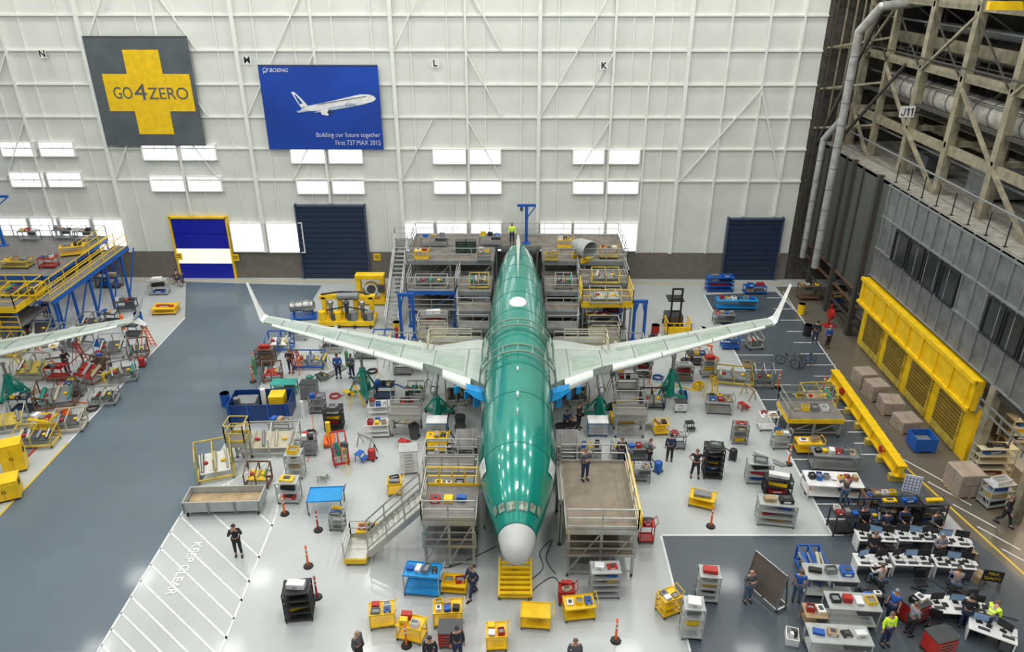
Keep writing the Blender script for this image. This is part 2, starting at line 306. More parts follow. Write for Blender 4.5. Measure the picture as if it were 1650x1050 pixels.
for k in range(11):
    o=th('rail_stanchion','thin black stanchion standing along the edge of the upper level','post',(24.6,48.5-k*1.75,11.95),0,'black stanchions on the upper level edge')
    MB().cyl((0,0,0),(0,0,1.3),.035).o('rod',BK,o); MB().box(0,0,0,.18,.18,.03).o('foot',BK,o)
s=th('bay_sign','white bay marker sign lettered J11 on the right steelwork','sign',W(1462,180,50.6)); MB().box(0,0,-.36,.95,.04,.72).o('plate',WH,s); MB().box(.6,.1,-.1,1.2,.08,.1).o('bracket',BD,s)
jb=MB().path([(.07,0,.24),(.07,0,-.12),(.03,0,-.2),(-.05,0,-.23),(-.12,0,-.18),(-.13,0,-.1)],.032,6).o('letter_j',BK,s); jb.location=(-.24,-.04,0)
for x in (.06,.32): g=MB().bar((0,0,-.24),(0,0,.24),.065,.04).bar((0,0,.24),(-.11,0,.13),.05,.04).o('digit_one',BK,s); g.location=(x,-.04,0)
c=th('overhead_crane','yellow overhead crane trolley at the top right corner','crane',(26.9,41,23.3)); MB().box(0,0,0,3,1.6,.7).o('trolley',Y_,c,bev=.08); MB().box(0,.9,-.6,6,.3,.4).o('beam',Y_,c); MB().cyl((0,0,-.6),(0,0,0),.25).o('hoist',BK,c)
lr=stc(MB().box(XR-.1,30.2,4.2,.08,8,.08).box(XR-.1,30.2,3.75,.08,8,.08).o('railing_right',GR))
for k in range(9): MB().box(XR-.1,26.3+k,3.3,.07,.07,1).o('post',GR,lr)

def stairs(par,top,bot,w,m,tm=None):
    top,bot=V(top),V(bot); n=max(3,int(round((top.z-bot.z)/.22))); d=(bot-top); hd=V((d.x,d.y,0)).normalized(); s=V((-hd.y,hd.x,0))*w/2
    for a in (-1,1):
        MB().bar(top+s*a,bot+s*a+V((0,0,.08)),.07,.28).o('stringer',m,par)
        b=MB(); u=V((0,0,1)); b.bar(top+s*a+u,bot+s*a+u,.06).bar(top+s*a+u*.5,bot+s*a+u*.5,.05)
        for k in range(4): q=top+d*k/3; b.bar(q+s*a,q+s*a+u,.06)
        b.o('handrail',m,par)
    for k in range(n): q=top+d*(k+.5)/n; MB().bar(q-s,q+s,.25,.04).o('tread',tm or m,par)
def platform(name,label,x0,x1,y0,y1,z,dm=DK,rm=AL,lm=AL,sides='fblr',legs=None,brace=True,cat='work platform',rh=1.05,steps=None,casters=True,em=None,mid=None):
    cx,cy=(x0+x1)/2,(y0+y1)/2; t=th(name,label,cat,(cx,cy,0)); w,d=x1-x0,y1-y0
    MB().box(0,0,z-.08,w,d,.08).o('deck',dm,t); MB().box(0,-d/2,z-.3,w,.08,.28).box(0,d/2,z-.3,w,.08,.28).box(-w/2,0,z-.3,.08,d,.28).box(w/2,0,z-.3,.08,d,.28).o('edge_beam',em or lm,t)
    if mid: MB().box(0,0,mid,w-.1,d-.1,.07).o('lower_deck',dm,t); rail(t,(-w/2,-d/2,mid),(w/2,-d/2,mid),rm,.9)
    nx=legs or max(2,int(w/2.5)+1)
    for i in range(nx):
        x=-w/2+.1+(w-.2)*i/(nx-1)
        for s in (-1,1):
            y=s*(d/2-.1); MB().box(x,y,.1,.12,.12,z-.3).o('leg',lm,t)
            if casters: MB().cyl((x-.04,y,.11),(x+.04,y,.11),.11,n=10).o('caster',BK,t)
            else: MB().box(x,y,0,.3,.3,.12).o('foot_plate',lm,t)
            if brace and i<nx-1:
                x2=-w/2+.1+(w-.2)*(i+1)/(nx-1); MB().bar((x,y,.3),(x2,y,z-.3),.06).bar((x,y,.3),(x2,y,.3),.06).o('brace',lm,t)
    for s in sides:
        a,b={'f':((-w/2,-d/2),(w/2,-d/2)),'b':((-w/2,d/2),(w/2,d/2)),'l':((-w/2,-d/2),(-w/2,d/2)),'r':((w/2,-d/2),(w/2,d/2))}[s]
        rail(t,(a[0],a[1],z),(b[0],b[1],z),rm,rh)
    if steps: stairs(t,V(steps[0])-V((cx,cy,0)),V(steps[1])-V((cx,cy,0)),steps[2],steps[3] if len(steps)>3 else AL)
    return t
# ================= AIRCRAFT (nose tip at local y=-.7)
X0=P(833,872,3.1).x; YN=P(833,872,3.1).y
ac=th('airliner','unpainted green airliner with grey nose standing in the middle of the hall','airplane',(X0,YN,0))
GF=mat('fuselage_green',(.0,.25,.19),.24,.2,n=.1,sc=.7,coat=.8); GF2=mat('fuselage_joint',(.0,.14,.11),.4,.2); RADM=mat('radome_grey',(.5,.51,.5),.42,n=.04)
KEY=[(-.7,.03,.03,2.72),(-.66,.25,.25,2.72),(-.57,.42,.42,2.73),(-.4,.56,.56,2.77),(-.1,.69,.69,2.84),(.35,.8,.82,2.95),(.85,.95,.98,3.1),(1.45,1.17,1.22,3.26),(2.1,1.36,1.43,3.36),(2.9,1.55,1.65,3.44),(3.8,1.71,1.83,3.48),(5.2,1.83,1.95,3.5),(7,1.86,1.98,3.5),(19.5,1.86,1.98,3.5),(22,1.83,1.92,3.56),(24.5,1.73,1.78,3.7),(27,1.52,1.56,3.9),(29,1.24,1.28,4.12),(30.3,.95,1.0,4.32),(31.1,.62,.7,4.5),(31.5,.25,.35,4.65)]
def sec(s):
    for a,b in zip(KEY,KEY[1:]):
        if s<=b[0]:
            f=(s-a[0])/(b[0]-a[0]); return [a[k]+(b[k]-a[k])*f for k in (1,2,3)]
    return list(KEY[-1][1:])
def sp(s,t,off=0):
    w,h,z=sec(s); return V(((w+off)*math.sin(t),s,z+(h+off)*math.cos(t)))
def hull(ss,off=0,n=40): return [[sp(s,2*PI*j/n,off) for j in range(n)] for s in ss]
MB().loft(hull([-.7,-.66,-.62,-.57,-.48,-.4,-.25,-.1,.1,.25,.35])).o('radome',RADM,ac,True)
MB().loft(hull([.36,.6,.85,1.15,1.45,1.75,2.1,2.5,2.9,3.3,3.8,4.5,5.2,6,7]+[8+k for k in range(12)]+[20.5,22,23.2,24.5,25.7,27,28,29,29.7,30.3,30.7,31.1,31.5])).o('fuselage',GF,ac,True)
for s in (.36,4.0,8.2,11.2,13.2,15.2,18.2,21.0,23.4,25.8,28): MB().loft(hull([s,s+.05],.012)).o('skin_joint',GF2,ac,True)
def patch(s0,s1,t0,t1,off,name,m,par,n=4,sk=0):
    rows=[[sp(s0+(s1-s0)*i/n+sk*j/n,t0+(t1-t0)*j/n,off) for j in range(n+1)] for i in range(n+1)]
    return MB().loft(rows,closed=False).o(name,m,par,True)
WSG=mat('windshield',(.42,.5,.4),.1,.6,n=.5,sc=5); MASK=mat('mask_white',(.6,.64,.62),.35,n=.3,sc=6,bump=.8)
for s in (-1,1):
    for a,b,sh in ((4,26,0),(31,48,.07),(53,66,.15)): patch(.78+sh,1.2+sh,R(a-1.5)*s,R(b+1.5)*s,.015,'pane_surround',GF2,ac); patch(.83+sh,1.15+sh,R(a)*s,R(b)*s,.03,'windshield_pane',WSG,ac)
    patch(3.1,4.0,R(58)*s,R(80)*s,.05,'crumpled_door_cover',MASK,ac,6,.15); patch(4.3,5.2,R(62)*s,R(108)*s,.02,'entry_door',GF2,ac,6)
    patch(8.6,9.4,R(70)*s,R(76)*s,.02,'placard',MASK,ac,3)
    for k in range(24):
        if not 10<k<13: patch(6.9+k*.56,7.15+k*.56,R(68)*s,R(79)*s,.012,'cabin_window',GF2,ac,2)
patch(1.6,1.95,R(-2.5),R(2.5),.02,'crown_tape',MASK,ac,2)
MB().ball((0,19.3,5.4),.58,12,sc=(1,1.35,.42)).o('satellite_fairing',WH,ac,True)
MB().box(0,7.8,5.46,.12,.3,.2).o('antenna',WH,ac); MB().box(0,6.2,5.46,.06,.25,.25).o('antenna',WH,ac); MB().box(0,10.5,5.46,.1,.3,.12).o('antenna',WH,ac)
fin=[[(x,y,z) for x,y,z in ((-.02,23,5.45),(.02,23,5.45),(.08,25,5.4),(.12,28,5.3),(.05,31.1,5.1),(-.05,31.1,5.1),(-.12,28,5.3),(-.08,25,5.4))],[(x*.6,y,z) for x,y,z in ((-.02,24,5.52),(.02,24,5.52),(.08,26,5.75),(.24,29,6.05),(.1,30.9,5.95),(-.1,30.9,5.95),(-.24,29,6.05),(-.08,26,5.75))]]
MB().loft(fin).o('fin_stub',WG2,ac,True)
def foil(u,t): return t*(1.48*math.sqrt(max(u,0))-.63*u-1.76*u*u+1.42*u**3-.5*u**4)
def wing(par,sts,sg,u0,u1,name,m,dz=0,n=9):
    rows=[]
    for x,yl,yt,z,t in sts:
        us=[u0+(u1-u0)*i/n for i in range(n+1)]; c=yt-yl
        rows.append([(sg*x,yl+c*u,z+dz+foil(u,t)*1.1+.002) for u in us]+[(sg*x,yl+c*u,z+dz-foil(u,t)*.6-.003) for u in us[::-1]])
    return MB().loft(rows).o(name,m,par,True)
ST_=[(1.2,11.0,19.2,2.75,1.1),(2.6,12.4,19.0,2.9,.95),(5.0,14.1,17.7,3.15,.65),(7.5,14.9,17.9,3.5,.5),(10.5,15.85,18.1,3.95,.38),(13,16.6,18.35,4.35,.3),(15.8,17.4,18.6,4.75,.2)]
def lerp(sts,x):
    for a,b in zip(sts,sts[1:]):
        if a[0]<=x<=b[0]: f=(x-a[0])/(b[0]-a[0]); return tuple(a[k]+(b[k]-a[k])*f for k in range(5))
def sub(sts,xa,xb): return [lerp(sts,xa)]+[s for s in sts if xa<s[0]<xb]+[lerp(sts,xb)]
def winglet(par,sg,x,yl,yt,z):
    c=yt-yl
    def row(dx,dz,a,b,t): return [(sg*(x+dx),yl+c*a,z+dz),(sg*(x+dx)+t,yl+c*(a+b)/2,z+dz+t*.3),(sg*(x+dx),yl+c*b,z+dz),(sg*(x+dx)-t,yl+c*(a+b)/2,z+dz-t*.3)]
    o=MB().loft([row(-.05,0,.05,1,.05),row(.22,.14,.2,1.0,.05),row(.48,.7,.5,1.05,.04),row(1.05,2.2,.95,1.25,.025)]).o('winglet',WH,par)
    MB().loft([row(.15,0,.3,.95,.04),row(.5,-.6,.9,1.2,.02)]).o('lower_blade',WH,o)
def fullwing(par,sg,sts,name='wing'):
    w=wing(par,sts,sg,.12,.72,name,WG)
    for a,b in ((2.7,4.4),(5.6,8.6),(8.65,11.8),(11.85,15.2)): wing(w,sub(sts,a,b),sg,0,.118,'slat',WG2)
    for a,b in ((1.9,5.2),(5.25,10.6),(10.65,14.2),(14.25,15.7)): wing(w,sub(sts,a,b),sg,.73,1,'flap' if b<11 else 'aileron',WG2)
    for k in range(5): a=6+k*1.0; wing(w,sub(sts,a,a+.92),sg,.56,.71,'spoiler',WG3,.02)
    for k in range(6): a=3.2+k*2; wing(w,sub(sts,a,a+1.7),sg,.2,.5,'skin_panel',WG3 if k%2==0 else WG,.012)
    for a in (6.2,9,11.6):
        s=lerp(sts,a); MB().ball((sg*a,s[2]-.3,s[3]-.2),.24,8,sc=(.8,4.2,.9)).o('flap_fairing',WG,w,True)
    for a in (3.0,5.0,7.0,9.0,11.0,13.0,14.6):
        s1=lerp(sts,a); c=s1[2]-s1[1]; b=MB(); pv=None
        for i in range(7):
            u=.13+.58*i/6; q=V((sg*a,s1[1]+c*u,s1[3]+foil(u,s1[4])*1.1+.024))
            if pv: b.bar(pv,q,.05,.012)
            pv=q
        b.o('panel_seam',GR,w)
    e=sts[-1]; winglet(w,sg,e[0],e[1],e[2],e[3])
    return w
for sg in (-1,1):
    fullwing(ac,sg,ST_); x=sg*4.85
    def ring(y,w,h,z,n=14): return [(x+w*math.cos(2*PI*j/n),y,z+h*math.sin(2*PI*j/n)) for j in range(n)]
    es=MB().loft([ring(12.6,.08,.14,2.7),ring(12.8,.16,.24,2.65),ring(13.6,.2,.28,2.7),ring(14.8,.18,.25,2.8),ring(16.5,.12,.14,2.9)]).o('engine_strut',GR,ac,True)
    for y in (13.0,13.4): MB().loft([ring(y,.22,.29,2.67),ring(y+.05,.22,.29,2.67)]).o('rib',DG,es,True)
    MB().loft([[(sg*1.85,10.9,3.2),(sg*1.95,11.3,3.55),(sg*1.95,12.0,3.5),(sg*1.9,11.8,2.9)],[(sg*2.4,11.5,3.1),(sg*2.45,11.8,3.35),(sg*2.55,12.4,3.4),(sg*2.4,12.3,2.8)],[(sg*2.9,12.15,3.1),(sg*2.9,12.3,3.25),(sg*2.95,12.75,3.3),(sg*2.9,12.6,2.9)]]).o('root_cover',BS,ac)
    for xx,ww,zz_,hh in ((2.3,.4,2.3,.7),(2.9,.3,2.5,.5),(3.5,.35,2.55,.45)): MB().box(sg*xx,11.5+(xx-1.9)*.9,zz_,ww,.1,hh,rz=.2*xx).o('hanging_cover',BS,ac)
    MB().ball((sg*1.5,15.5,2.5),1.2,12,sc=(.8,4,.8)).o('wing_body_fairing',WG,ac,True)
    MB().cyl((sg*2.6,17,.5),(sg*2.6,17,2.8),.14,n=12).o('main_gear_leg',ST,ac)
    for d in (-.35,.35): MB().cyl((sg*2.6+d-.17,17,.56),(sg*2.6+d+.17,17,.56),.56,n=20).o('main_wheel',RUB,ac,True)
MB().cyl((0,3.4,.35),(0,3.4,2.3),.1,n=10).o('nose_gear_leg',ST,ac)
for d in (-.22,.22): MB().cyl((d-.1,3.4,.35),(d+.1,3.4,.35),.35,n=16).o('nose_wheel',RUB,ac,True)
nb=th('airliner','grey wing of a neighbouring airliner reaching in at the left edge','airplane',(-24.4-15.5,24.2,0)); fullwing(nb,1,ST_)
MB().loft([[(1.86*math.sin(2*PI*j/24),y,3.5+1.98*math.cos(2*PI*j/24)) for j in range(24)] for y in (6,14,22)]).o('fuselage',GF,nb,True)

# ================= items
CO={'white':WH,'yellow':Y_,'blue':BL,'black':BK,'red':RD,'grey':GR,'tan':TN,'green':GN,'orange':OR,'silver':AL,'brown':BR,'teal':TG,'cream':CR,'navy':DN}
def item(loc,rz,col,key,w,d,h):
    m=CO[col]; k=rnd.randint(0,2)
    nm=('parts_bin','tool_case','parts_box')[k]; t=th(nm,'%s %s on the %s'%(col,nm.replace('_',' '),key),'bin' if k==0 else 'box',loc,rz)
    if k==0: MB().tray(0,0,0,w,d,h).o('bin_body',m,t); MB().box(0,0,h*.3,w*.75,d*.75,h*.4).o('contents',GR,t)
    elif k==1: MB().box(0,0,0,w,d,h*.7).o('case_body',m,t,bev=.01); MB().box(0,0,h*.72,w,d,h*.28).o('lid',m,t,bev=.01); MB().path([(-.07,-d/2-.02,h*.6),(-.07,-d/2-.06,h*.6),(.07,-d/2-.06,h*.6),(.07,-d/2-.02,h*.6)],.01).o('handle',BK,t)
    else: MB().box(0,0,0,w,d,h*.8).o('box_body',m,t,bev=.01); MB().box(0,-d/2,h*.2,w*.5,.01,h*.35).o('sticker',WH if col!='white' else Y_,t); MB().box(0,0,h*.8,w*.5,d*.5,.03).o('top_pad',DG,t)
def items(base,rz,w,d,z,n,key,cols=None):
    cols=list(cols or rnd.sample(['white','yellow','blue','black','grey','red','tan'],n)); n=len(cols)
    nx=min(n,max(1,int(w/.36))); ny=math.ceil(n/nx)
    for i,c in enumerate(cols):
        x=-w/2+w*(i%nx+.5)/nx; y=-d/2+d*(i//nx+.5)/ny; a=R(rz)
        ww=w/nx*U(.6,.85); dd=min(d/ny*.8,U(.22,.5)); hh=U(.1,.3)
        item(V(base)+V((x*math.cos(a)-y*math.sin(a),x*math.sin(a)+y*math.cos(a),z)),rz+U(-12,12),c,key,ww,dd,hh)
def wheels(t,w,d,r=.07):
    for a in (-1,1):
        for b in (-1,1): MB().cyl((a*(w/2-.05)-.02,b*(d/2-.05),r),(a*(w/2-.05)+.02,b*(d/2-.05),r),r,n=10).o('caster',BK,t)
base=P
def cart(px,py,rz,w,d,h,m,tiers,n,key,z=0,cols=None,trm=None):
    p=base(px,py,z); t=th('tool_cart',key,'cart',p,rz); wheels(t,w,d)
    for a in (-1,1):
        for b in (-1,1): MB().bar((a*(w/2-.03),b*(d/2-.03),.12),(a*(w/2-.03),b*(d/2-.03),h),.045).o('leg',m,t)
    for k in range(tiers): zz=h-.06 if k==0 else .16+(h-.3)*(k-1)/max(1,tiers-1)*1.0; MB().tray(0,0,zz,w,d,.07).o('tray',trm or m,t)
    MB().path([(w/2,-d/2+.06,h-.05),(w/2+.12,-d/2+.06,h+.18),(w/2+.12,d/2-.06,h+.18),(w/2,d/2-.06,h-.05)],.018).o('push_handle',m,t)
    if n: items(p,rz,w*.9,d*.85,h-.038,n,key,cols)
    return t
def rack(px,py,rz,w,d,h,m,lv,n,key,z=0,cols=None):
    p=base(px,py,z); t=th('storage_rack',key,'rack',p,rz); wheels(t,w,d,.06)
    for a in (-1,1):
        for b in (-1,1): MB().bar((a*(w/2-.03),b*(d/2-.03),.1),(a*(w/2-.03),b*(d/2-.03),h),.05).o('post',m,t)
    zs=[.15+(h-.2)*k/lv for k in range(lv)]+[h-.04]
    for q in zs: MB().box(0,0,q,w-.02,d-.02,.03).box(0,-d/2+.01,q,w,.02,.06).o('shelf',m,t)
    for a in (-1,1): MB().bar((a*w/2,-d/2,.2),(a*w/2,d/2,h-.1),.02).bar((a*w/2,d/2,.2),(a*w/2,-d/2,h-.1),.02).o('cross_wire',m,t)
    cols=list(cols or rnd.sample(['white','yellow','blue','black','grey','red','tan'],n)); i=0
    per=math.ceil(len(cols)/len(zs))
    for q in zs[::-1]:
        c=cols[i:i+per]; i+=per
        if c: items(p,rz,w*.85,d*.8,q+.032,len(c),key,c)
    return t
def chest(px,py,rz,w,d,h,m,nd,key,z=0,dm=None,top=None):
    p=base(px,py,z); t=th('drawer_chest',key,'tool chest',p,rz); wheels(t,w,d,.08)
    MB().box(0,0,.15,w,d,h-.15).o('body',m,t,bev=.015); MB().box(0,0,h,w+.04,d+.04,.04).o('top',top or DG,t)
    hh=(h-.25)/nd
    for k in range(nd): dr=MB().box(0,-d/2-.012,.2+k*hh,w-.06,.025,hh-.03).o('drawer',dm or m,t); MB().box(0,-d/2-.04,.2+k*hh+hh*.6,w*.5,.03,.02).o('handle',ST,dr)
    MB().path([(w/2,-d/2+.1,h-.1),(w/2+.1,-d/2+.1,h),(w/2+.1,d/2-.1,h),(w/2,d/2-.1,h-.1)],.015).o('push_handle',ST,t)
    return t
def post(px,py,key,m=OR,h=1.15,z=0):
    t=th('delineator_post',key,'traffic post',base(px,py,z)); MB().cyl((0,0,0),(0,0,.08),.24,.2,8).o('base',BK,t); MB().cyl((0,0,.08),(0,0,h),.055,.045,10).o('tube',m,t,True)
    for q in (.62,.82): MB().cyl((0,0,h*q),(0,0,h*q+.09),.06,n=10).o('reflective_band',WH,t,True)
    b=MB()
    for k in range(8): a=PI*k/8; a2=PI*(k+1)/8; b.bar((.05*math.cos(a),0,h+.05*math.sin(a)*1.6),(.05*math.cos(a2),0,h+.05*math.sin(a2)*1.6),.02)
    b.o('top_loop',m,t)
def jack(px,py,key,h=2.6,m=TG,s=1.):
    t=th('aircraft_jack',key,'jack',base(px,py,0),U(0,90))
    for k in range(3):
        a=2*PI*k/3; e=V((1.0*s*math.cos(a),1.0*s*math.sin(a),.25)); MB().bar((.2*math.cos(a),.2*math.sin(a),h*.62),e,.1).bar((.2*math.cos(a),.2*math.sin(a),.35),e,.14).o('leg',m,t)
        MB().cyl(e-V((.06,0,.13)),e+V((.06,0,-.13)),.13,n=12).o('wheel',BK,t)
    MB().cyl((0,0,.2),(0,0,h*.7),.26,.2,16).o('cylinder',m,t,True); MB().cyl((0,0,h*.7),(0,0,h),.09,n=12).o('ram',ST,t,True); MB().cyl((0,0,h),(0,0,h+.08),.16,n=12).o('saddle',ST,t)
    MB().box(.4,.3,.3,.5,.4,.45).o('pump_box',m,t,bev=.03)
def jig(px,py,rz,w,d,h,m,key,topm=None,z=0):
    t=th('assembly_stand',key,'work stand',base(px,py,z),rz); wheels(t,w,d,.09)
    MB().bar((-w/2,-d/2,.22),(w/2,-d/2,.22),.1).bar((-w/2,d/2,.22),(w/2,d/2,.22),.1).bar((-w/2,-d/2,.22),(-w/2,d/2,.22),.1).bar((w/2,-d/2,.22),(w/2,d/2,.22),.1).o('base_frame',m,t)
    for x in (-w/2,0,w/2): MB().bar((x,d/2,.2),(x,d/2,h),.07).bar((x,-d/2,.2),(x,-d/2,h*.75),.06).bar((x,-d/2,h*.75),(x,d/2,h),.05).o('upright',m,t)
    MB().bar((-w/2,d/2,h),(w/2,d/2,h),.07).bar((-w/2,d/2,h*.5),(w/2,d/2,h*.5),.05).o('top_rail',m,t)
    y0=-d/2+.15; y1=d/2-.15; za,zb=.45,h*.6; b=MB()
    b.add([(-w*.42,y0,za),(w*.42,y0,za),(w*.42,y1,zb),(-w*.42,y1,zb),(-w*.42,y0,za+.05),(w*.42,y0,za+.05),(w*.42,y1,zb+.05),(-w*.42,y1,zb+.05)],[(0,1,2,3),(4,5,6,7),(0,1,5,4),(2,3,7,6),(1,2,6,5),(0,3,7,4)]).o('cradle_panel',topm or DG,t)
    nn=rnd.randint(2,4)
    for q in range(nn): x=-w*.35+w*.7*q/(nn-1); k=MB(); k.cyl((x,y0+.1,za+.15),(x+U(-.2,.2),y1-.1,zb+.18),U(.05,.12),n=10).o('cradled_part',rnd.choice([ST,GR,LG,CR,TG]),t,True)
    for x in (-w/4,w/4): MB().ball((x,0,(za+zb)/2+.1),.1,6,sc=(1.5,1,1)).o('clamp',RD if x<0 else Y_,t)
def wbench(px,py,rz,w,d,h,m,key,n,z=0,cols=None,top=None):
    p=base(px,py,z); t=th('workbench',key,'workbench',p,rz); MB().box(0,0,h-.05,w,d,.05).o('top',top or m,t)
    for a in (-1,1):
        for b in (-1,1): MB().box(a*(w/2-.05),b*(d/2-.05),0,.06,.06,h-.05).o('leg',m,t)
    MB().box(0,0,.25,w-.1,d-.1,.03).o('lower_shelf',m,t); MB().box(w*.25,-d/2+.12,h-.3,w*.4,.2,.24).o('drawer',DG,t)
    if n or cols: items(p,rz,w*.9,d*.8,h+.002,n,key,cols)
for a in [
(617,1003,10,1.05,.75,.85,Y_,2,4,'yellow two-tier tool cart nearest the lower left people'),
(664,1025,-15,1.1,.75,.85,Y_,2,3,'yellow tool cart right behind the bottom orange post'),
(722,1000,5,1.2,.8,.85,Y_,2,5,'yellow tool cart just behind the red toolbox'),
(800,1038,4,.85,.8,.85,Y_,2,3,'yellow square cart at the bottom centre'),
(863,1003,-4,1.25,.85,.75,Y_,2,0,'empty yellow flat-topped cart right of bottom centre'),
(932,990,8,1.3,.8,.75,Y_,2,3,'yellow tool cart in front of the right nose stand'),
(1075,985,25,.85,.7,1.0,Y_,3,3,'narrow yellow cart right of the nose area'),
(733,948,-5,1.1,.8,.5,Y_,2,2,'low yellow cart in front of the left nose stand'),
(637,793,8,.75,.7,.8,Y_,2,2,'small yellow cart beyond the staircase landing'),
(593,868,0,.95,.7,.7,Y_,2,2,'yellow cart parked behind the lower staircase'),
(1130,812,-20,1.25,.85,.6,Y_,2,1,'yellow low cart right of the brown deck'),
(1063,697,6,.8,.7,.75,Y_,2,2,'little yellow cart beside the walking man'),
(1157,662,-6,1.5,.95,.95,ST,2,5,'wide parts cart under the right wing tip'),
(1002,680,4,1.4,.7,.6,Y_,2,2,'yellow low cart in front of the right jack'),
(610,700,5,1.3,.8,.9,WH,3,5,'white parts cart in the middle left area'),
(612,670,5,1.3,.8,.9,WH,3,4,'white parts cart standing second from the wing'),
(513,662,0,.9,.8,1.1,GR,3,3,'grey supply cart beside the black net cabinet'),
(620,640,0,1.2,.8,1.0,DN,2,3,'navy parts cart under the left wing'),
(545,850,-5,.7,.6,.95,ST,3,3,'steel cart with red parts behind the stairs'),
(455,700,0,1.2,.8,1.0,AL,2,3,'silver cart between container and slanted stand'),(500,730,5,.8,.7,1.1,GR,3,3,'grey cart right of the slanted cream stand'),
(590,575,0,1.5,.8,.9,GR,2,4,'grey parts cart tucked under the left wing'),(650,600,0,1.2,.8,.9,ST,2,3,'steel cart under the inner left wing'),(1010,625,0,1.4,.8,.9,ST,2,4,'steel cart under the inner right wing'),
(1120,585,0,1.3,.8,.8,DG,2,3,'dark cart under the outer right wing'),(1060,560,0,1.4,.8,.8,GR,2,4,'grey cart between dock and right wing'),(1175,560,0,1.2,.8,.8,BL,2,3,'blue cart behind the right wing end'),
(1235,690,0,1.0,.7,1.0,WH,2,3,'white cart beside the parking bays'),(1255,720,0,.9,.6,1.0,LG,3,3,'light grey cart near the parts step stand'),(1090,720,0,.9,.6,.9,GR,2,2,'grey cart right of the walking man'),
(755,720,0,.8,.6,.9,RD,2,2,'red cart against the left fuselage side'),
(1040,870,0,.7,.6,1.1,RD,2,2,'red cart at the right nose platform corner'),(912,968,0,.7,.6,.8,RD,2,2,'small red cart at the foot of the right stand')]: cart(*a)
chest(727,1034,0,.95,.75,.85,RD,4,'red tool chest at the bottom behind the dark-haired man')
for a in [
(485,990,8,1.15,.9,1.6,BK,4,4,'black net-sided cabinet on the left foreground floor'),
(540,690,5,1.1,.8,1.5,BK,4,4,'black open rack in the middle left area'),
(1146,765,-5,1.0,.9,1.9,BK,5,5,'black tall rack beside the man with hands on hips'),
(973,955,2,1.3,.8,1.5,LG,4,6,'steel shelf rack at the right nose stand corner'),
(1138,962,-5,.9,.8,1.5,LG,4,4,'light grey rack left of the dark-shirted man'),
(1112,1020,-4,.85,.8,1.7,LG,3,3,'light grey locker rack near the bottom edge'),
(1220,775,-5,1.3,.7,1.3,LG,3,4,'grey mesh rack right of the black tall rack'),
(1247,840,-8,1.8,.9,1.3,LG,3,7,'grey wide rack filled with yellow parts'),
(1190,712,-5,.9,.6,1.3,ST,3,4,'slim steel rack behind the tall black one'),
(478,765,0,.9,.8,1.5,LG,3,3,'grey mesh trolley below the wing stand'),
(468,805,0,1.1,.8,1.3,LG,2,3,'grey mesh trolley nearest the wooden trough'),
(700,540,0,2.0,.9,1.8,GR,3,4,'grey equipment rack under the tail dock'),
(745,520,0,1.4,.9,1.7,LG,3,4,'light rack left of the rear fuselage on the floor'),(960,540,0,2.2,.9,1.7,GR,3,5,'grey rack under the right tail dock'),(985,520,0,1.4,.8,1.5,BL,3,4,'blue rack under the yellow-railed tail dock'),
(1250,795,-6,1.4,.7,1.1,BK,2,3,'black low rack behind the yellow parts rack'),(430,585,0,1.2,.8,1.2,BR,3,4,'brown rack at the aisle side under the left wing'),(1100,610,0,1.2,.8,1.1,GR,2,3,'grey rack beside the right green tripod jack')]: rack(*a)
chest(660,758,8,.95,.8,1.5,WH,6,'white tall drawer cabinet in front of the wing',dm=WH,top=LG)
chest(705,698,0,1.15,.8,.95,BS,3,'bright blue drawer chest left of the fuselage',dm=LG,top=WH); chest(962,698,0,1.15,.8,.95,BS,3,'bright blue drawer chest right of the fuselage',dm=LG,top=WH)
chest(1095,662,0,.7,.5,.7,WH,2,'white small cabinet next to the right green jack')
cart(527,818,4,1.7,1.15,.9,DG,1,0,'cart with a bright blue flat top beside the stairs',trm=BS)
cart(683,950,-6,1.6,.9,1.2,LG,2,4,'mesh trolley with blue covers before the stairs',trm=BS,cols=['blue','white','grey','black'])
for x,y,k,m in [(497,912,'orange traffic post left of the stair foot',OR),(459,828,'orange traffic post beside the wooden trough',OR),(513,854,'red traffic post left of the stair landing',RD),(1145,848,'orange post below the low yellow cart',OR),(992,1032,'orange post standing alone near the bottom edge',OR),(1270,748,'orange post right of the mesh rack',OR),(1303,795,'orange post beside the white kitting table',OR),(655,1040,'orange post at the bottom edge by the yellow carts',OR),(511,962,'red post beside the black net cabinet',RD),(408,615,'orange post at the aisle edge beneath the left wing',OR),(409,592,'second orange post at the aisle edge',OR),(1253,625,'orange post among the parking bays',OR),(625,480,'orange post near the tail dock stairs',OR),(1325,632,'orange post near the long yellow beam',OR)]: post(x,y,k,m)
for x,y,k,h in ((588,638,'green tripod jack under the left outer wing',2.9),(1079,640,'green tripod jack under the right outer wing',2.9),(705,672,'green jack under the left engine strut',2.1),(965,672,'green jack under the right engine strut',2.1),(22,640,'green jack at the left edge under the neighbouring wing',2.4)): jack(x,y,k,h)
t=th('nose_dolly','yellow slatted support dolly directly under the nose','dolly',P(830,943))
MB().box(0,0,.12,1.5,1.7,.14).o('base',Y_,t); wheels(t,1.5,1.7,.1)
for k in range(7): MB().box(0,-.78+k*.24,.32+k*.06,1.35,.15,.06).o('slat',Y_,t)
for s in (-1,1): MB().bar((s*.7,-.85,.25),(s*.7,.85,.8),.08,.12).o('side_rail',Y_,t)
MB().cyl((0,.7,.2),(0,.7,1.4),.15,n=12).o('ram',ST,t); MB().cyl((-.1,-.9,.3),(-.1,-1.4,1.0),.03).o('tow_bar',Y_,t)
def XP(px,py,z=0): return P(px,py,z).x
yf=P(730,915).y; zz=2.8
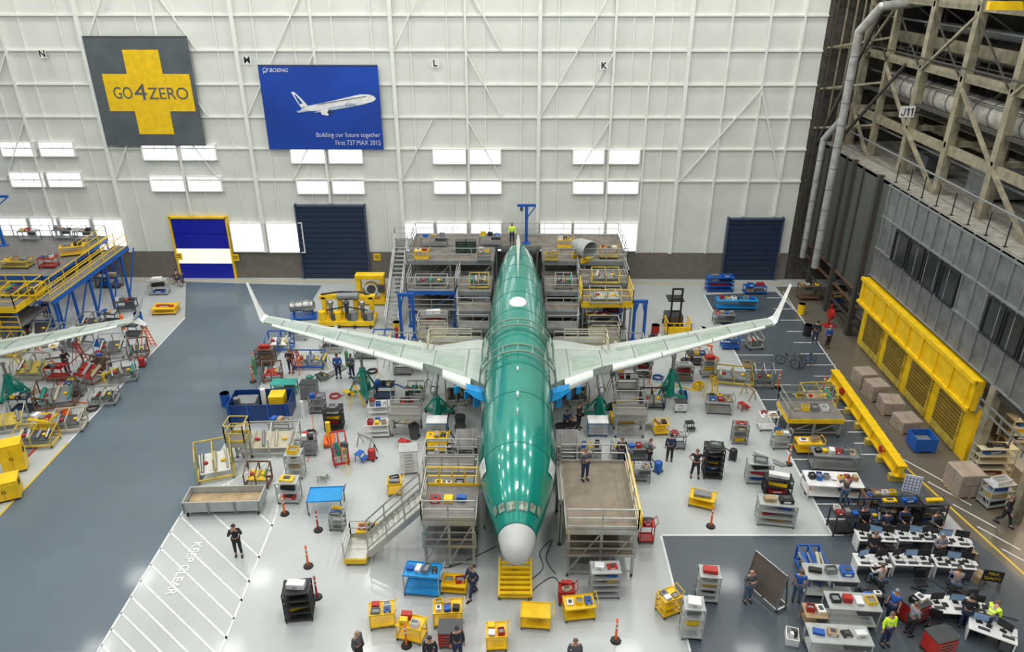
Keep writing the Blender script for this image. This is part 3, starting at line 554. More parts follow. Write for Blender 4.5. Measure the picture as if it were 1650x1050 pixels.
lp=platform('nose_access_platform','silver work platform with stairs at the left of the nose',XP(685,910),XP(768,910),yf,yf+2.4,zz,legs=3,sides='fl',steps=((XP(680,910),yf+1.4,zz),(XP(590,912),yf+.8,.5),1.3),mid=1.2)
lp2=platform('nose_access_platform','silver rear platform with yellow trim left of the cockpit',XP(685,830),XP(770,830),yf+2.5,yf+5.4,zz-.5,legs=3,sides='bl',em=Y_,mid=1.2)
rail(lp,(-1.2,1.2,zz),(1.2,1.2,zz),Y_,1.05,.6); rail(lp2,(-1.2,0,zz-.5),(1.2,0,zz-.5),AL,1.05,.8)
platform('stair_landing','low stair foot platform with yellow edging beside the stairs',XP(556,912),XP(590,912),yf+.1,yf+1.6,.45,dm=AL,lm=Y_,sides='lb',legs=2,brace=False,rh=.9)
items((lp.location.x,lp.location.y+2.0,0),0,2.0,.8,zz-.5+.01,4,'deck left of the cockpit',['yellow','white','black','grey']); items((lp.location.x-.1,lp.location.y+.1,0),0,1.8,.8,zz+.01,3,'front deck by the stairs',['red','yellow','blue'])
yr=P(965,930).y
rp=platform('nose_access_platform','large brown-decked work platform at the right of the nose',XP(910,926),XP(1020,926),yr,yr+4.8,zz,dm=mat('brown_deck',(.2,.165,.12),.6,n=.2),legs=3,sides='fbr',mid=1.2)
MB().box(1.62,0,zz+.1,.06,4.5,.12).o('yellow_kickboard',Y_,rp); rail(rp,(1.7,-2.3,zz+.02),(1.7,2.3,zz+.02),Y_,.6,1,'yellow_midrail')
platform('door_bridge','narrow silver bridge between right platform and aircraft door',X0+1.95,XP(910,926)-.1,yr+2.0,yr+4.6,zz,legs=2,sides='b',brace=False)
platform('door_bridge','narrow silver bridge between left platform and aircraft door',XP(770,910)+.1,X0-1.95,yf+2.6,yf+4.9,zz,legs=2,sides='b',brace=False)
# ---- tail docks
TD=mat('tail_deck',(.17,.15,.125),.7,n=.3); xl,xr2=XP(652,428,4.2),XP(1013,428,4.2)
platform('tail_dock','wide upper tail dock deck left of the fin',xl,X0-1.9,54.2,57.6,4.2,dm=TD,rm=LG,lm=GR,sides='lf',casters=False,mid=2.0)
platform('tail_dock','wide upper tail dock deck right of the fin',X0+1.9,xr2,54.2,57.6,4.2,dm=TD,rm=LG,lm=GR,sides='rf',casters=False,mid=2.0)
platform('tail_dock','long dock deck along the back wall behind the tail',xl,xr2,57.7,60.3,4.2,dm=TD,rm=LG,lm=GR,sides='blr',casters=False,legs=6)
platform('tail_dock','lower left tail dock beside the rear fuselage',XP(735,480,3.2),X0-2.0,50.6,53.8,3.2,dm=TD,rm=LG,lm=GR,sides='fl',casters=False)
platform('tail_dock','lower right tail dock with yellow front railing',XP(938,490,3.2),XP(1020,490,3.2),48.6,51.2,3.2,dm=TD,rm=Y_,lm=GR,sides='flr',em=Y_,casters=False)
platform('tail_dock','middle right tail dock between upper deck and yellow railing',XP(938,490,3.2),XP(1020,490,3.2),51.4,54,3.6,dm=TD,rm=LG,lm=GR,sides='flr',casters=False)
platform('tail_dock','narrow dock deck hugging the right rear fuselage',X0+2.0,XP(934,480,3.2),50.6,53.8,3.2,dm=TD,rm=LG,lm=GR,sides='f',casters=False,mid=1.5)
platform('tail_step_dock','low step dock at the left of the rear fuselage',X0-4.4,X0-2.0,48.7,50.4,2.5,dm=TD,rm=LG,lm=GR,sides='fl',mid=1.2); platform('tail_step_dock','low step dock at the right of the rear fuselage',X0+2.0,X0+4.4,48.7,50.4,2.5,dm=TD,rm=LG,lm=GR,sides='fr',mid=1.2)
platform('stair_tower','grey staircase tower at the left end of the tail dock',xl-1.6,xl-.1,57.6,59,4.2,rm=LG,lm=GR,sides='lb',steps=((xl-.85,57.6,4.2),(xl-.85,50.6,.1),1.0,LG),casters=False,legs=2)
platform('upper_dock','raised mesh dock left of the tail above the wing root',XP(655,470,3.0),XP(733,470,3.0),51.2,53.9,3.0,dm=TD,rm=LG,lm=BL,sides='flr',casters=False,mid=1.4)
platform('mid_body_dock','grey railed dock at the left of the rear fuselage above the wing',X0-4.2,X0-2.0,46.9,48.2,2.0,rm=LG,lm=GR,sides='fl'); platform('mid_body_dock','grey railed dock at the right of the rear fuselage above the wing',X0+2.0,X0+4.2,46.9,48.2,2.0,rm=LG,lm=GR,sides='fr')
platform('small_body_dock','small cream dock left of the rear fuselage beside the grey one',X0-7.0,X0-5.0,46.8,48.4,1.6,rm=CR,lm=CR,sides='fbl'); platform('small_body_dock','small cream dock right of the rear fuselage beside the grey one',X0+5.0,X0+7.0,46.2,47.8,1.6,rm=CR,lm=CR,sides='fbr')
def portal(name,label,x0,x1,y,z,m,cat='gantry'):
    t=th(name,label,cat,((x0+x1)/2,y,0)); w=x1-x0
    for x in (-w/2,w/2): MB().box(x,0,0,.2,.2,z).box(x,0,0,.45,.45,.08).o('post',m,t); MB().bar((x,0,z-1.0),(x*.4,0,z),.1).o('knee_brace',m,t)
    MB().box(0,0,z,w+.25,.2,.22).o('beam',m,t); return t
portal('support_portal','blue steel portal at the left of the tail dock',XP(648,545),XP(664,545)+.2,P(650,545).y,3.4,BL)
portal('support_portal','blue steel portal at the right of the tail dock',XP(1018,545),XP(1035,545),P(1030,548).y,3.0,BL)
def mast(px,py,key,h=5,z=0,s=1):
    t=th('jib_crane',key,'crane',P(px,py,z)); MB().cyl((0,0,0),(0,0,h),.13,n=12).o('mast',BL,t,True); MB().box(0,0,h,1.5*s,.15,.2).bar((0,0,h-1),(.7*s,0,h),.08).o('jib',BL,t); MB().cyl((0,0,0),(0,0,.1),.35,n=12).o('base_plate',BL,t); MB().box(-.4,0,h-.35,.25,.2,.3).o('hoist',DG,t)
mast(848,392,'blue jib crane mast rising behind the aircraft tail',3.1,4.2); mast(7,395,'blue jib crane mast at the left edge near the wall',4,4,2)
z=4.205; CG=mat('chest_green',(.02,.06,.04),.4)
chest(743,407,0,.8,.6,1.0,BK,4,'black tool chest left of a matching one on the tail dock',z=z,dm=CG); chest(759,407,0,.8,.6,1.0,BK,4,'black tool chest nearer the tail on the dock',z=z,dm=CG)
cart(680,418,0,1.1,.7,.8,Y_,2,2,'yellow cart at the left end of the tail dock',z); cart(888,420,0,1.0,.7,.7,YD,2,2,'yellow cart just right of the tail fin',z); cart(780,420,0,1.0,.7,.8,GR,2,3,'grey cart just left of the tail fin',z); cart(910,400,0,1.2,.6,.8,Y_,2,3,'yellow cart behind the silver tail cone part',z)
cart(980,415,0,1.4,.8,.9,YD,2,4,'yellow parts cart near the right end of the tail dock',z); wbench(700,398,0,2.2,.7,.9,GR,'grey bench by the tail dock back railing',3,z); wbench(790,396,0,1.8,.7,.9,GR,'grey bench near the tail fin on the dock',3,z)
t=th('tail_cone_shell','silver ring-shaped tail cone part lying on the right tail dock','aircraft part',P(938,418,z),35)
MB().loft([[(rr*math.cos(2*PI*j/20),y,1.0+rr*math.sin(2*PI*j/20)) for j in range(20)] for y,rr in ((-.9,.68),(-.5,.72),(.4,.6),(1.0,.35))],cap=False).o('shell',LG,t,True); MB().box(0,-.6,0,1.2,.15,.4).o('cradle',Y_,t); MB().box(0,.6,0,1,.15,.5).o('cradle',Y_,t)
jig(975,487,0,2.2,1.2,1.0,AL,'silver fixture on the right tail dock above the yellow railing',z=3.21,topm=GL); jig(772,462,0,1.4,1.2,.9,YD,'yellow fixture left of the rear fuselage on the dock',z=3.21); jig(908,462,0,1.2,1.2,.9,AL,'silver fixture right beside the rear fuselage on the dock',z=3.21); jig(695,462,0,2.4,1.2,.8,AL,'silver rail fixture on the raised mesh dock',z=3.01); jig(975,455,0,2.0,1.1,1.0,YD,'yellow fixture on the middle right tail dock',z=3.61,topm=GR)
HP=mat('hoop',(.25,.36,.3),.4,.3)
for sg,k in ((-1,'left'),(1,'right')):
    c=X0+sg*4.0
    platform('wing_root_dock','low cream railed dock right behind the %s wing root'%k,min(c-1.6,c+1.6),max(c-1.6,c+1.6),44.3,45.3,2.2,rm=CR,lm=CR,dm=GR,sides='f',legs=4,rh=.9,steps=((c+sg*1.6,44.8,2.2),(c+sg*3.0,44.8,.2),.8,CR))
    rt=th('wing_walk_rails','low cream handrail frame standing over the %s inner wing'%k,'railing',(X0+sg*4.2,41.2,0))
    rail(rt,(-1.3,.9,3.65),(1.3,.9,3.65),CR,.7,.9); rail(rt,(sg*1.3,-.6,3.65),(sg*1.3,.9,3.65),CR,.7,.8)
    jig(833+sg*175,570,0,2.4,1.1,1.4,AL,'silver stand behind the %s wing root'%k); jig(833+sg*98,650,10,1.2,.8,1.6,CR,'cream fixture by the %s wing root'%k)
    platform('leading_edge_stand','small silver stand in front of the %s inner wing leading edge'%k,*(sorted((X0+sg*5.6,X0+sg*7.4))),36.6,37.7,1.5,rm=AL,lm=AL,sides='fb',legs=2)
    platform('body_dock','low grey dock hugging the %s side of the mid fuselage'%k,*(sorted((X0+sg*2.1,X0+sg*3.3))),32.9,34.5,2.0,rm=ST,lm=ST,sides='',legs=2,brace=False,steps=((X0+sg*2.7,32.9,2.0),(X0+sg*2.7,31.6,.1),.8,ST))
for y,k in ((YN+15.3,'rear'),(YN+12.0,'front')):
    t=th('access_hoop','grey-green %s access hoop arching over the fuselage'%k,'gantry',(X0,y,0)); b=MB(); pv=None
    for i in range(17):
        a=PI*i/16; q=V((2.15*math.cos(a),0,3.7+2.1*math.sin(a)))
        if pv: b.bar(pv,q,.08); b.bar(pv+V((0,.8,0)),q+V((0,.8,0)),.08)
        if i%2==0: b.bar(q,q+V((0,.8,0)),.05)
        pv=q
    b.o('arch',HP,t)
    for s in (-1,1): MB().bar((s*2.15,0,3.3),(s*2.15,0,3.7),.08).bar((s*2.15,.8,3.3),(s*2.15,.8,3.7),.08).bar((s*2.15,0,3.3),(s*2.15,.8,3.3),.08).o('leg',HP,t)
    if k=='front':
        for s in (-1,1): MB().bar((s*1.9,.8,4.9),(s*1.9,3.3,4.9),.06).bar((s*2.15,.8,3.9),(s*2.15,3.3,3.9),.06).o('side_rail',HP,t)
# ---- left platform
pl=platform('left_dock','large dock deck with desks at the far left by the wall',-44,-34.6,51.4,60,4,dm=DK,rm=LG,lm=BL,sides='b',casters=False,legs=5,em=BL); rail(pl,(4.7,0,4),(4.7,4.3,4),Y_)
platform('left_dock','yellow railed lower dock at the left edge',-40.5,-35.1,47.5,51.2,3.1,dm=DK,rm=Y_,lm=BL,sides='fblr',casters=False,legs=3,em=Y_,mid=1.6)
t=th('truss_ramp','blue truss-framed ramp with yellow rails right of the left dock','ramp',(-33.9,51,0))
MB().bar((0,-2,3),(2,6,4.3),.9,.12).o('deck',DK,t)
for d in (-.5,.5): MB().bar((d,-2,2.9),(d+2,6,4.2),.15,.35).o('girder',BL,t); rail(t,(d,-2,3),(d+2,6,4.3),Y_)
for k in range(5): x=.3+k*.45; y=-1.5+k*1.7; MB().bar((x,y,0),(x,y,3+k*.25),.16).bar((x,y,.2),(x+.4,y+1.5,2.9+k*.25),.08).o('truss_leg',BL,t)
for i,(x,y,k) in enumerate(((50,388,'nearest the crane mast'),(105,386,'second along the left dock'),(138,388,'right end of the left dock'))): wbench(x,y,0,1.6,.7,.9,GR,'grey desk with boxes '+k,3,4.0)
cart(120,410,20,1.8,1.0,.8,Y_,2,2,'yellow tray cart on the left dock',4.0); cart(30,430,0,2.,1.0,.6,YD,2,3,'long yellow cart at the left dock front',4.0); jig(40,475,0,2.6,1.2,.8,Y_,'yellow fixture on the lower left dock',z=3.1); cart(80,430,0,1.2,.8,.8,RD,2,3,'red cart on the left dock deck',4.0)
for a in [(60,545,15,2.4,1.4,1.5,AL,'silver frame stand under the dock at left'),(120,560,-10,2.4,1.3,1.6,AL,'silver frame stand behind the neighbouring wing tip'),(182,572,10,1.8,1.3,1.4,LG,'pale stand just below the neighbouring wing tip'),(145,612,-20,2.0,1.3,1.5,BR,'brown-framed stand in the left work area',RD),(95,652,15,2.2,1.4,1.5,BR,'brown-framed stand with wheels at the lower left area',GR),(55,605,0,2.0,1.3,1.4,AL,'silver stand near the left green jack',YD),(200,612,25,1.6,1.1,1.2,GR,'grey stand at the aisle edge on the left'),(170,648,10,1.5,1.1,.9,AL,'low silver stand with yellow clamps at the aisle edge'),(60,715,5,2.2,1.1,1.0,YD,'dull yellow low stand at the left'),(15,690,20,2.0,1.2,1.3,AL,'silver stand near the left frame edge',YD),(150,530,0,1.6,1.0,1.2,GR,'grey stand behind the neighbouring wing'),(20,570,0,1.8,1.2,1.5,YD,'yellow stand under the neighbouring wing at left edge'),(115,690,10,1.6,1.1,1.1,CR,'cream stand at the lower left aisle edge'),(225,575,15,1.2,.9,1.3,BR,'brown stand at the upper aisle edge')]:
    jig(a[0],a[1],a[2],a[3],a[4],a[5],a[6],a[7],a[8] if len(a)>8 else None)
cart(268,503,5,1.8,1.2,.55,Y_,2,1,'yellow low cart alone at the far left aisle'); rack(258,473,5,1.5,.8,1.3,LG,2,3,'grey rack behind the lone yellow cart'); wbench(205,500,10,1.6,.9,.9,DG,'dark bench near the left dock legs',4); rack(178,462,0,2.0,.8,1.0,DG,1,4,'dark low rack against the back wall at left')
for a in [(180,520,0,1.2,.8,.9,DG,2,3,'dark cart left of the upper aisle'),(95,610,0,1.2,.8,1.0,RD,2,4,'red cart in the left work area'),(85,575,20,1.1,.8,.9,WH,2,3,'white cart behind the brown stands at left'),(165,592,-20,1.0,.8,1,BR,3,3,'brown cart below the neighbouring wing'),(40,660,0,1.2,.8,1.0,DN,2,4,'navy cart below the left green jack'),(125,635,10,1.0,.8,1.0,GR,3,3,'grey cart among the brown stands at left'),(75,690,-10,1.4,.9,.8,Y_,2,3,'yellow cart left of the aisle'),(215,540,0,1.1,.8,.9,DG,2,3,'dark cart at the upper aisle edge')]: cart(*a)
def cabinet(px,py,rz,w,d,h,m,key):
    t=th('supply_cabinet',key,'cabinet',base(px,py,0),rz); MB().box(0,0,.1,w,d,h-.1).o('body',m,t,bev=.03); MB().box(0,0,h,w*1.04,d*1.04,.06).o('top',m,t); MB().box(0,0,0,w*.9,d*.9,.1).o('plinth',BK,t)
    for s in (-1,1): dr=MB().box(s*w/4,-d/2-.02,.15,w/2-.04,.03,h-.25).o('door',m,t); MB().box(s*.06,-d/2-.05,h*.5,.03,.03,.2).o('handle',BK,dr)
    MB().box(w/2+.006,0,h*.6,.01,d*.4,.3).o('warning_plate',BK,t)
cabinet(28,755,25,1.1,.9,1.7,Y_,'yellow two-door cabinet near the left frame edge'); cabinet(14,800,25,1.3,1.0,1.1,Y_,'yellow low cabinet at the left frame edge')
t=th('assembly_machine','big yellow engine-fitting machine beside the tail dock','machine',P(562,520)); MB().box(0,0,.15,4.2,1.8,.4).o('base',Y_,t,bev=.04)
for x in (-1.8,-.6,.6,1.8): MB().box(x,.4,.55,.3,.5,1.5).o('tower',Y_,t); MB().cyl((x,-.6,.55),(x,-.6,1.25),.28,n=14).o('drum',Y_ if x<0 else GR,t,True); MB().cyl((x,-.95,.13),(x+.12,-.95,.13),.15).o('caster',BK,t)
MB().box(0,.4,1.9,4.2,.5,.25).o('crossbeam',Y_,t); MB().path([(-2,.4,2.2),(-.5,.2,2.5),(1,.4,2.4),(2,.5,2.0)],.07).path([(-1.5,-.3,1.2),(0,-.5,1.6),(1.6,-.3,1.2)],.06).o('hose',BK,t); MB().cyl((-.7,.2,2.15),(.9,.2,2.15),.3,n=14).o('motor',GR,t,True)
for x in (-1.2,0,1.2): MB().cyl((x,-.2,.55),(x,-.2,1.7),.16,n=12).ball((x,-.2,1.75),.25,8).o('pump',ST if x else DG,t,True); MB().box(x+.3,-.75,.6,.4,.15,.5).o('control_box',DG,t)
t=th('yellow_arch_frame','tall yellow arch-shaped fixture behind the engine machine','machine',P(600,488))
for s in (-1,1): MB().box(s*.95,0,0,.35,.7,2.4).o('side_frame',Y_,t,bev=.03)
MB().box(0,0,2.2,2.3,.8,.35).o('head',Y_,t,bev=.04); MB().box(0,0,.1,2.3,1.0,.3).o('base',Y_,t); MB().loft([[(.62*math.cos(2*PI*j/20),y,1.2+.62*math.sin(2*PI*j/20)) for j in range(20)] for y in (-.3,.3)],cap=False).o('drum',YD,t,True); MB().box(.9,-.5,1.2,.5,.3,.6).o('control_box',DG,t); MB().cyl((0,-.1,1.2),(0,.1,1.2),.35,n=16).o('hub',DG,t)
t=th('turbine_core','silver engine core on a stand beneath the left wing outer end','engine',P(490,512),10); MB().loft([[(x,rr*math.cos(2*PI*j/18),1.0+rr*math.sin(2*PI*j/18)) for j in range(18)] for x,rr in ((-1.0,.2),(-.9,.4),(-.2,.35),(.3,.48),(.8,.45),(.95,.2))]).o('core',ST,t,True); MB().box(0,0,.1,2.0,1.1,.15).bar((-.7,0,.2),(-.7,0,.7),.15).bar((.7,0,.2),(.7,0,.7),.15).o('cradle',BL,t)
for x in (-.6,0,.5): MB().loft([[(x+d,.5*math.cos(2*PI*j/16),1.0+.5*math.sin(2*PI*j/16)) for j in range(16)] for d in (0,.06)]).o('flange',GR,t,True)
p=P(425,668); t=th('wall_container','open blue panel-sided container left of the wing','container',p,4); CBL=mat('container_blue',(.006,.04,.18),.4)
MB().tray(0,0,.12,3.6,1.9,1.15,.05).o('shell',CBL,t); wheels(t,3.6,1.9,.1)
for x in (-1.7,-.6,.6,1.7): MB().box(x,-.98,.15,.08,.06,1.2).o('rib',BL,t)
MB().box(.9,.3,.2,.9,.9,1.1).o('machine_core',Y_,t); MB().box(-.9,.1,.2,1.2,1.0,.9).o('contents',GR,t); MB().cyl((-1.3,-.4,.2),(-1.3,-.4,1.5),.2,n=12).o('canister',ST,t,True); MB().cyl((.1,.2,.2),(.1,.2,1.7),.15,n=12).o('canister',WH,t,True)
jig(440,725,3,3.0,1.3,1.5,AL,'cream and silver slanted stand below the blue container',topm=CR); jig(350,765,20,1.8,1.2,1.9,YD,'yellow-green tubular stair frame above the trough',topm=AL)
platform('small_step_stand','small silver step stand above the wooden trough',XP(370,755),XP(400,755),P(350,752).y,P(350,752).y+1.0,1.6,rm=YD,lm=AL,sides='fblr',legs=2)
t=th('crate_trough','long grey wheeled trough with a plywood bottom','trough',P(366,818),3); MB().tray(0,0,.3,3.8,1.3,.6,.06).o('shell',LG,t); MB().box(0,0,.5,3.6,1.1,.03).o('plywood',TN,t); wheels(t,3.6,1.2,.14)
for x in (-1.85,-.65,.65,1.85): MB().box(x,-.67,.25,.08,.06,.66).o('rib',GR,t)
jig(418,780,0,1.2,.8,1.2,BR,'small brown stand right behind the trough',topm=Y_); jig(550,745,20,.8,.8,1.8,RD,'red and cream ladder-like tripod stand',topm=CR)
t=th('floor_jack','orange hydraulic floor jack in the left centre','jack',P(531,714),10); MB().box(0,0,.12,.6,1.0,.2).o('base',OR,t,bev=.03); MB().cyl((0,.2,.3),(0,.2,1.3),.14,n=12).o('cylinder',Y_,t,True); MB().path([(0,-.4,.3),(0,-.9,1.0)],.03).o('handle',BK,t); wheels(t,.6,1.0,.1)
for a in [(500,590,0,2.0,1.0,1.0,BL,'blue-framed stand with silver parts under the left wing',GR),(452,562,0,1.8,1.0,1.2,BL,'blue-framed stand beneath the left winglet end',AL),(535,565,0,1.4,.9,.9,AL,'silver stand behind the left wing middle'),(440,612,10,1.2,.8,1.2,BR,'brown-framed stand at the aisle corner',RD),(670,640,0,1.1,.8,1.0,AL,'silver stand near the left engine'),(1050,655,0,1.4,.9,1.1,BK,'dark framed stand beside the right jack',AL),(1180,615,-10,2.4,1.2,.9,YD,'yellow-edged low stand behind the right wing',GR),(1228,622,0,1.2,.8,1.5,ST,'steel stand between the parking bays'),(1215,560,10,1.0,.8,1.1,AL,'silver stand under the right wing tip'),(480,545,0,1.4,.8,1.0,AL,'silver stand right under the left wing tip'),(620,555,0,1.6,.9,1.0,BL,'blue stand behind the left wing inner part',GR),(1005,590,0,1.4,.9,1.3,CR,'cream stand under the inner right wing'),(660,580,0,1.2,.9,1.2,CR,'cream stand under the inner left wing')]:
    jig(a[0],a[1],a[2],a[3],a[4],a[5],a[6],a[7],a[8] if len(a)>8 else None)
wbench(460,632,3,1.6,.8,.8,TG,'low bench with a teal top at the aisle side',0,top=mat('teal_top',(.03,.36,.3),.4))
chest(500,640,0,1.0,.7,1.1,GR,4,'grey tool chest behind the supply cart')
rack(720,748,0,1.2,.6,1.1,AL,2,4,'silver low rack behind the left cockpit platform'); cart(705,722,0,1.2,.7,.9,Y_,2,3,'yellow cart behind the left nose platform')
for k,(x,y) in enumerate(((668,705),(742,690),(742,706),(903,705))):
    t=th('waste_bin','grey round waste bin '+('left of the blue chest','left of the fuselage behind the dock','nearest the left dock steps','right of the fuselage by the workers')[k],'bin',P(x,y)); MB().cyl((0,0,0),(0,0,.8),.26,.32,14).o('body',DG,t,True); MB().cyl((0,0,.8),(0,0,.86),.34,n=14).o('rim',BK,t)
wbench(1015,738,0,2.2,.9,.9,GR,'grey bench of small bins right of the cockpit',6); wbench(1025,772,0,1.4,.8,.9,GR,'grey bench behind the right nose platform',5,cols=['yellow','white','tan','red','blue']); wbench(950,742,0,1.2,.7,1.0,GR,'grey bench close to the right entry door',3)
def lift(px,py):
    t=th('order_picker','order-picker lift truck with black mast and yellow cage','lift truck',base(px,py,0)); MB().box(0,.9,.1,1.3,1.2,.9).o('chassis',DG,t,bev=.05)
    for s in (-1,1): MB().box(s*.35,.25,.1,.12,.15,3.2).o('mast_rail',BK,t)
    for q in (1.4,2.4,3.2): MB().box(0,.25,q,.8,.1,.12).o('mast_crossbar',BK,t)
    MB().box(0,.9,2.2,1.2,1.2,.06).o('overhead_guard',BK,t); MB().box(0,-.8,.25,1.7,1.4,.1).o('cage_floor',Y_,t); MB().box(0,-1.5,.35,1.7,.04,.6).o('cage_panel',Y_,t)
    for a,b in (((-.85,-1.5,.3),(.85,-1.5,.3)),((-.85,-1.5,.3),(-.85,-.1,.3)),((.85,-1.5,.3),(.85,-.1,.3))): rail(t,a,b,Y_,1.0,.4,'cage_side')
    for a in (-1,1):
        for y in (.5,1.3): MB().cyl((a*.6,y,.17),(a*.7,y,.17),.17,n=12).o('wheel',RUB,t)
lift(1087,532)
for a in [(1158,468,0,2.2,.9,1.3,BL,3,5,'blue shelving rack near the right navy door'),(1140,605,0,.9,.7,1.3,AL,3,3,'silver rack beyond the right wing'),(1215,472,0,1.8,.8,.7,BL,1,4,'blue low rack at the back right corner'),(1035,605,0,1.1,.7,1.2,GR,2,3,'grey rack behind the right wing middle')]: rack(*a)
wbench(1185,498,0,3.2,.9,.9,BS,'long blue bench with parts at the back right',6); wbench(1300,482,0,1.6,.9,1.3,BR,'brown bench in the far right corner',4); rack(1345,500,0,1.4,.8,1.8,BR,3,4,'brown rack beneath the right corner columns'); wbench(1165,520,0,1.6,.8,.8,GR,'grey bench below the long blue bench',4)
t=th('hose_reel_stand','red hose reel stand beside the right corner ducts','fire equipment',P(1335,525)); MB().box(0,0,0,.8,.6,.1).o('base',RD,t); MB().cyl((-.15,0,1),(.15,0,1),.4,n=14).o('reel',RD,t); MB().bar((0,.1,0),(0,.1,1.8),.1).o('post',RD,t)
def bike(px,py,rz,key,m):
    t=th('bicycle',key,'bicycle',base(px,py,0),rz)
    for y in (-.52,.52):
        b=MB()
        for k in range(16): a=2*PI*k/16; c=2*PI*(k+1)/16; b.cyl((0,y+.33*math.cos(a),.35+.33*math.sin(a)),(0,y+.33*math.cos(c),.35+.33*math.sin(c)),.025)
        for k in range(6): a=PI*k/6; b.cyl((0,y-.32*math.cos(a),.35-.32*math.sin(a)),(0,y+.32*math.cos(a),.35+.32*math.sin(a)),.005,n=4)
        b.o('wheel',RUB,t)
    MB().path([(0,.52,.35),(0,.15,.85),(0,-.4,.85),(0,0,.32),(0,.15,.85)],.025).path([(0,-.52,.35),(0,-.4,.95)],.02).path([(0,.52,.35),(0,0,.32)],.018).o('frame',m,t)
    MB().path([(-.28,-.3,1.02),(0,-.42,.98),(.28,-.3,1.02)],.018).o('handlebar',BK,t); MB().ball((0,.2,.92),.12,6,sc=(.7,1.2,.4)).o('saddle',BK,t); MB().tray(0,-.68,.75,.35,.25,.22,.01).o('basket',ST,t)
    MB().cyl((-.05,0,.32),(.05,0,.32),.09,n=10).o('crank',ST,t)
bike(1268,590,50,'dark bicycle left of the other in the parking bays',DG); bike(1300,590,-60,'blue bicycle right of the other in the parking bays',BL); bike(285,460,60,'bicycle ridden beside the blue roll-up door',RD)
a=P(1340,618); b=P(1448,778); c=(a+b)/2; L=(b-a).length; rz=math.degrees(math.atan2(b.y-a.y,b.x-a.x))
t=th('lifting_beam','long yellow lifting beam lying along the right walkway','beam',c,rz)
MB().box(0,0,.35,L,.5,.08).box(0,0,1.0,L,.5,.08).box(0,0,.4,L,.2,.65).o('girder',Y_,t)
for k in range(7): MB().box(-L/2+.3+k*(L-.6)/6,0,.4,.08,.48,.62).o('stiffener',Y_,t); MB().box(-L/2+.3+k*(L-.6)/6,0,0,.3,.9,.36).o('foot',YD,t)
for k in (-1,1): MB().cyl((k*L*.3,-.3,.7),(k*L*.3,.3,.7),.2,n=12).o('pin',RD,t)
yq=P(1300,705).y
platform('parts_step_stand','silver step stand with yellow trays left of the long beam',XP(1262,700),XP(1350,700),yq,yq+2.0,1.3,rm=AL,lm=AL,em=Y_,sides='bl',legs=3); items((XP(1305,700),yq+1,0),0,2.2,1.2,1.31,4,'silver step stand left of the long beam',['tan','yellow','grey','white'])
cart(1300,726,0,1.4,.8,.7,Y_,2,2,'yellow cart in front of the parts step stand'); jig(1315,652,5,2.0,1.1,1.3,YD,'yellow framed fixture at the far end of the beam',topm=TN); cart(1340,752,-5,2.4,1.0,1.0,GR,2,6,'grey kitting cart behind the white kitting table')
wbench(1337,795,-4,2.8,1.3,.95,WH,'white kitting table covered with dark parts',7,cols=['black','blue','grey','white','yellow','red','tan'])
CB=mat('carton',(.3,.2,.12),.7,n=.2); FM=mat('film',(.6,.56,.52),.2,alpha=.35)
def pallet(px,py,rz,s,h,key):
    t=th('wrapped_pallet',key,'pallet',base(px,py,0),rz)
    for k in range(5): MB().box(0,-s/2+.1+k*(s-.2)/4,.1,s,.14,.03).o('board',TN,t)
    for k in (-1,0,1): MB().box(k*s*.42,0,0,.1,s,.1).o('runner',TN,t)
    for i in range(2):
        for j in range(2):
            for q in range(2): MB().box((i-.5)*s*.46,(j-.5)*s*.46,.135+q*h/2,s*.42,s*.42,h/2-U(.02,.12)).o('carton',CB,t)
    MB().box(0,0,.13,s*.97,s*.97,h).o('wrap_film',FM,t,bev=.06)
for x,y,s,h,k in ((1390,618,1.2,.9,'farthest of the row by the yellow wall'),(1408,640,1.2,1.0,'second from the far end by the yellow wall'),(1432,662,1.3,.8,'in the middle of the row by the yellow wall'),(1458,690,1.3,.7,'nearest of the row by the yellow wall'),(1548,790,1.4,1.3,'standing alone on the right walkway')): pallet(x,y,U(-8,8),s,h,'film-wrapped pallet of cartons '+k)
t=th('plastic_tub','blue plastic bulk tub by the yellow wall','bin',P(1482,722)); MB().tray(0,0,.15,1.2,1.1,.8,.05).o('shell',BL,t); MB().box(-.4,0,0,.2,1.0,.16).o('skid',BL,t); MB().box(.4,0,0,.2,1.0,.16).o('skid',BL,t); MB().box(0,0,.3,1.0,.9,.3).o('contents',GR,t)
for a in [(1590,765,0,2.0,.8,1.9,CR,4,5,'cream shelving under the right mezzanine'),(1640,720,0,2.0,.9,2.0,CR,4,5,'cream shelving at the right frame edge'),(1600,812,10,1.4,.8,1.4,LG,3,4,'grey rack on the right walkway behind the lone pallet')]: rack(*a)
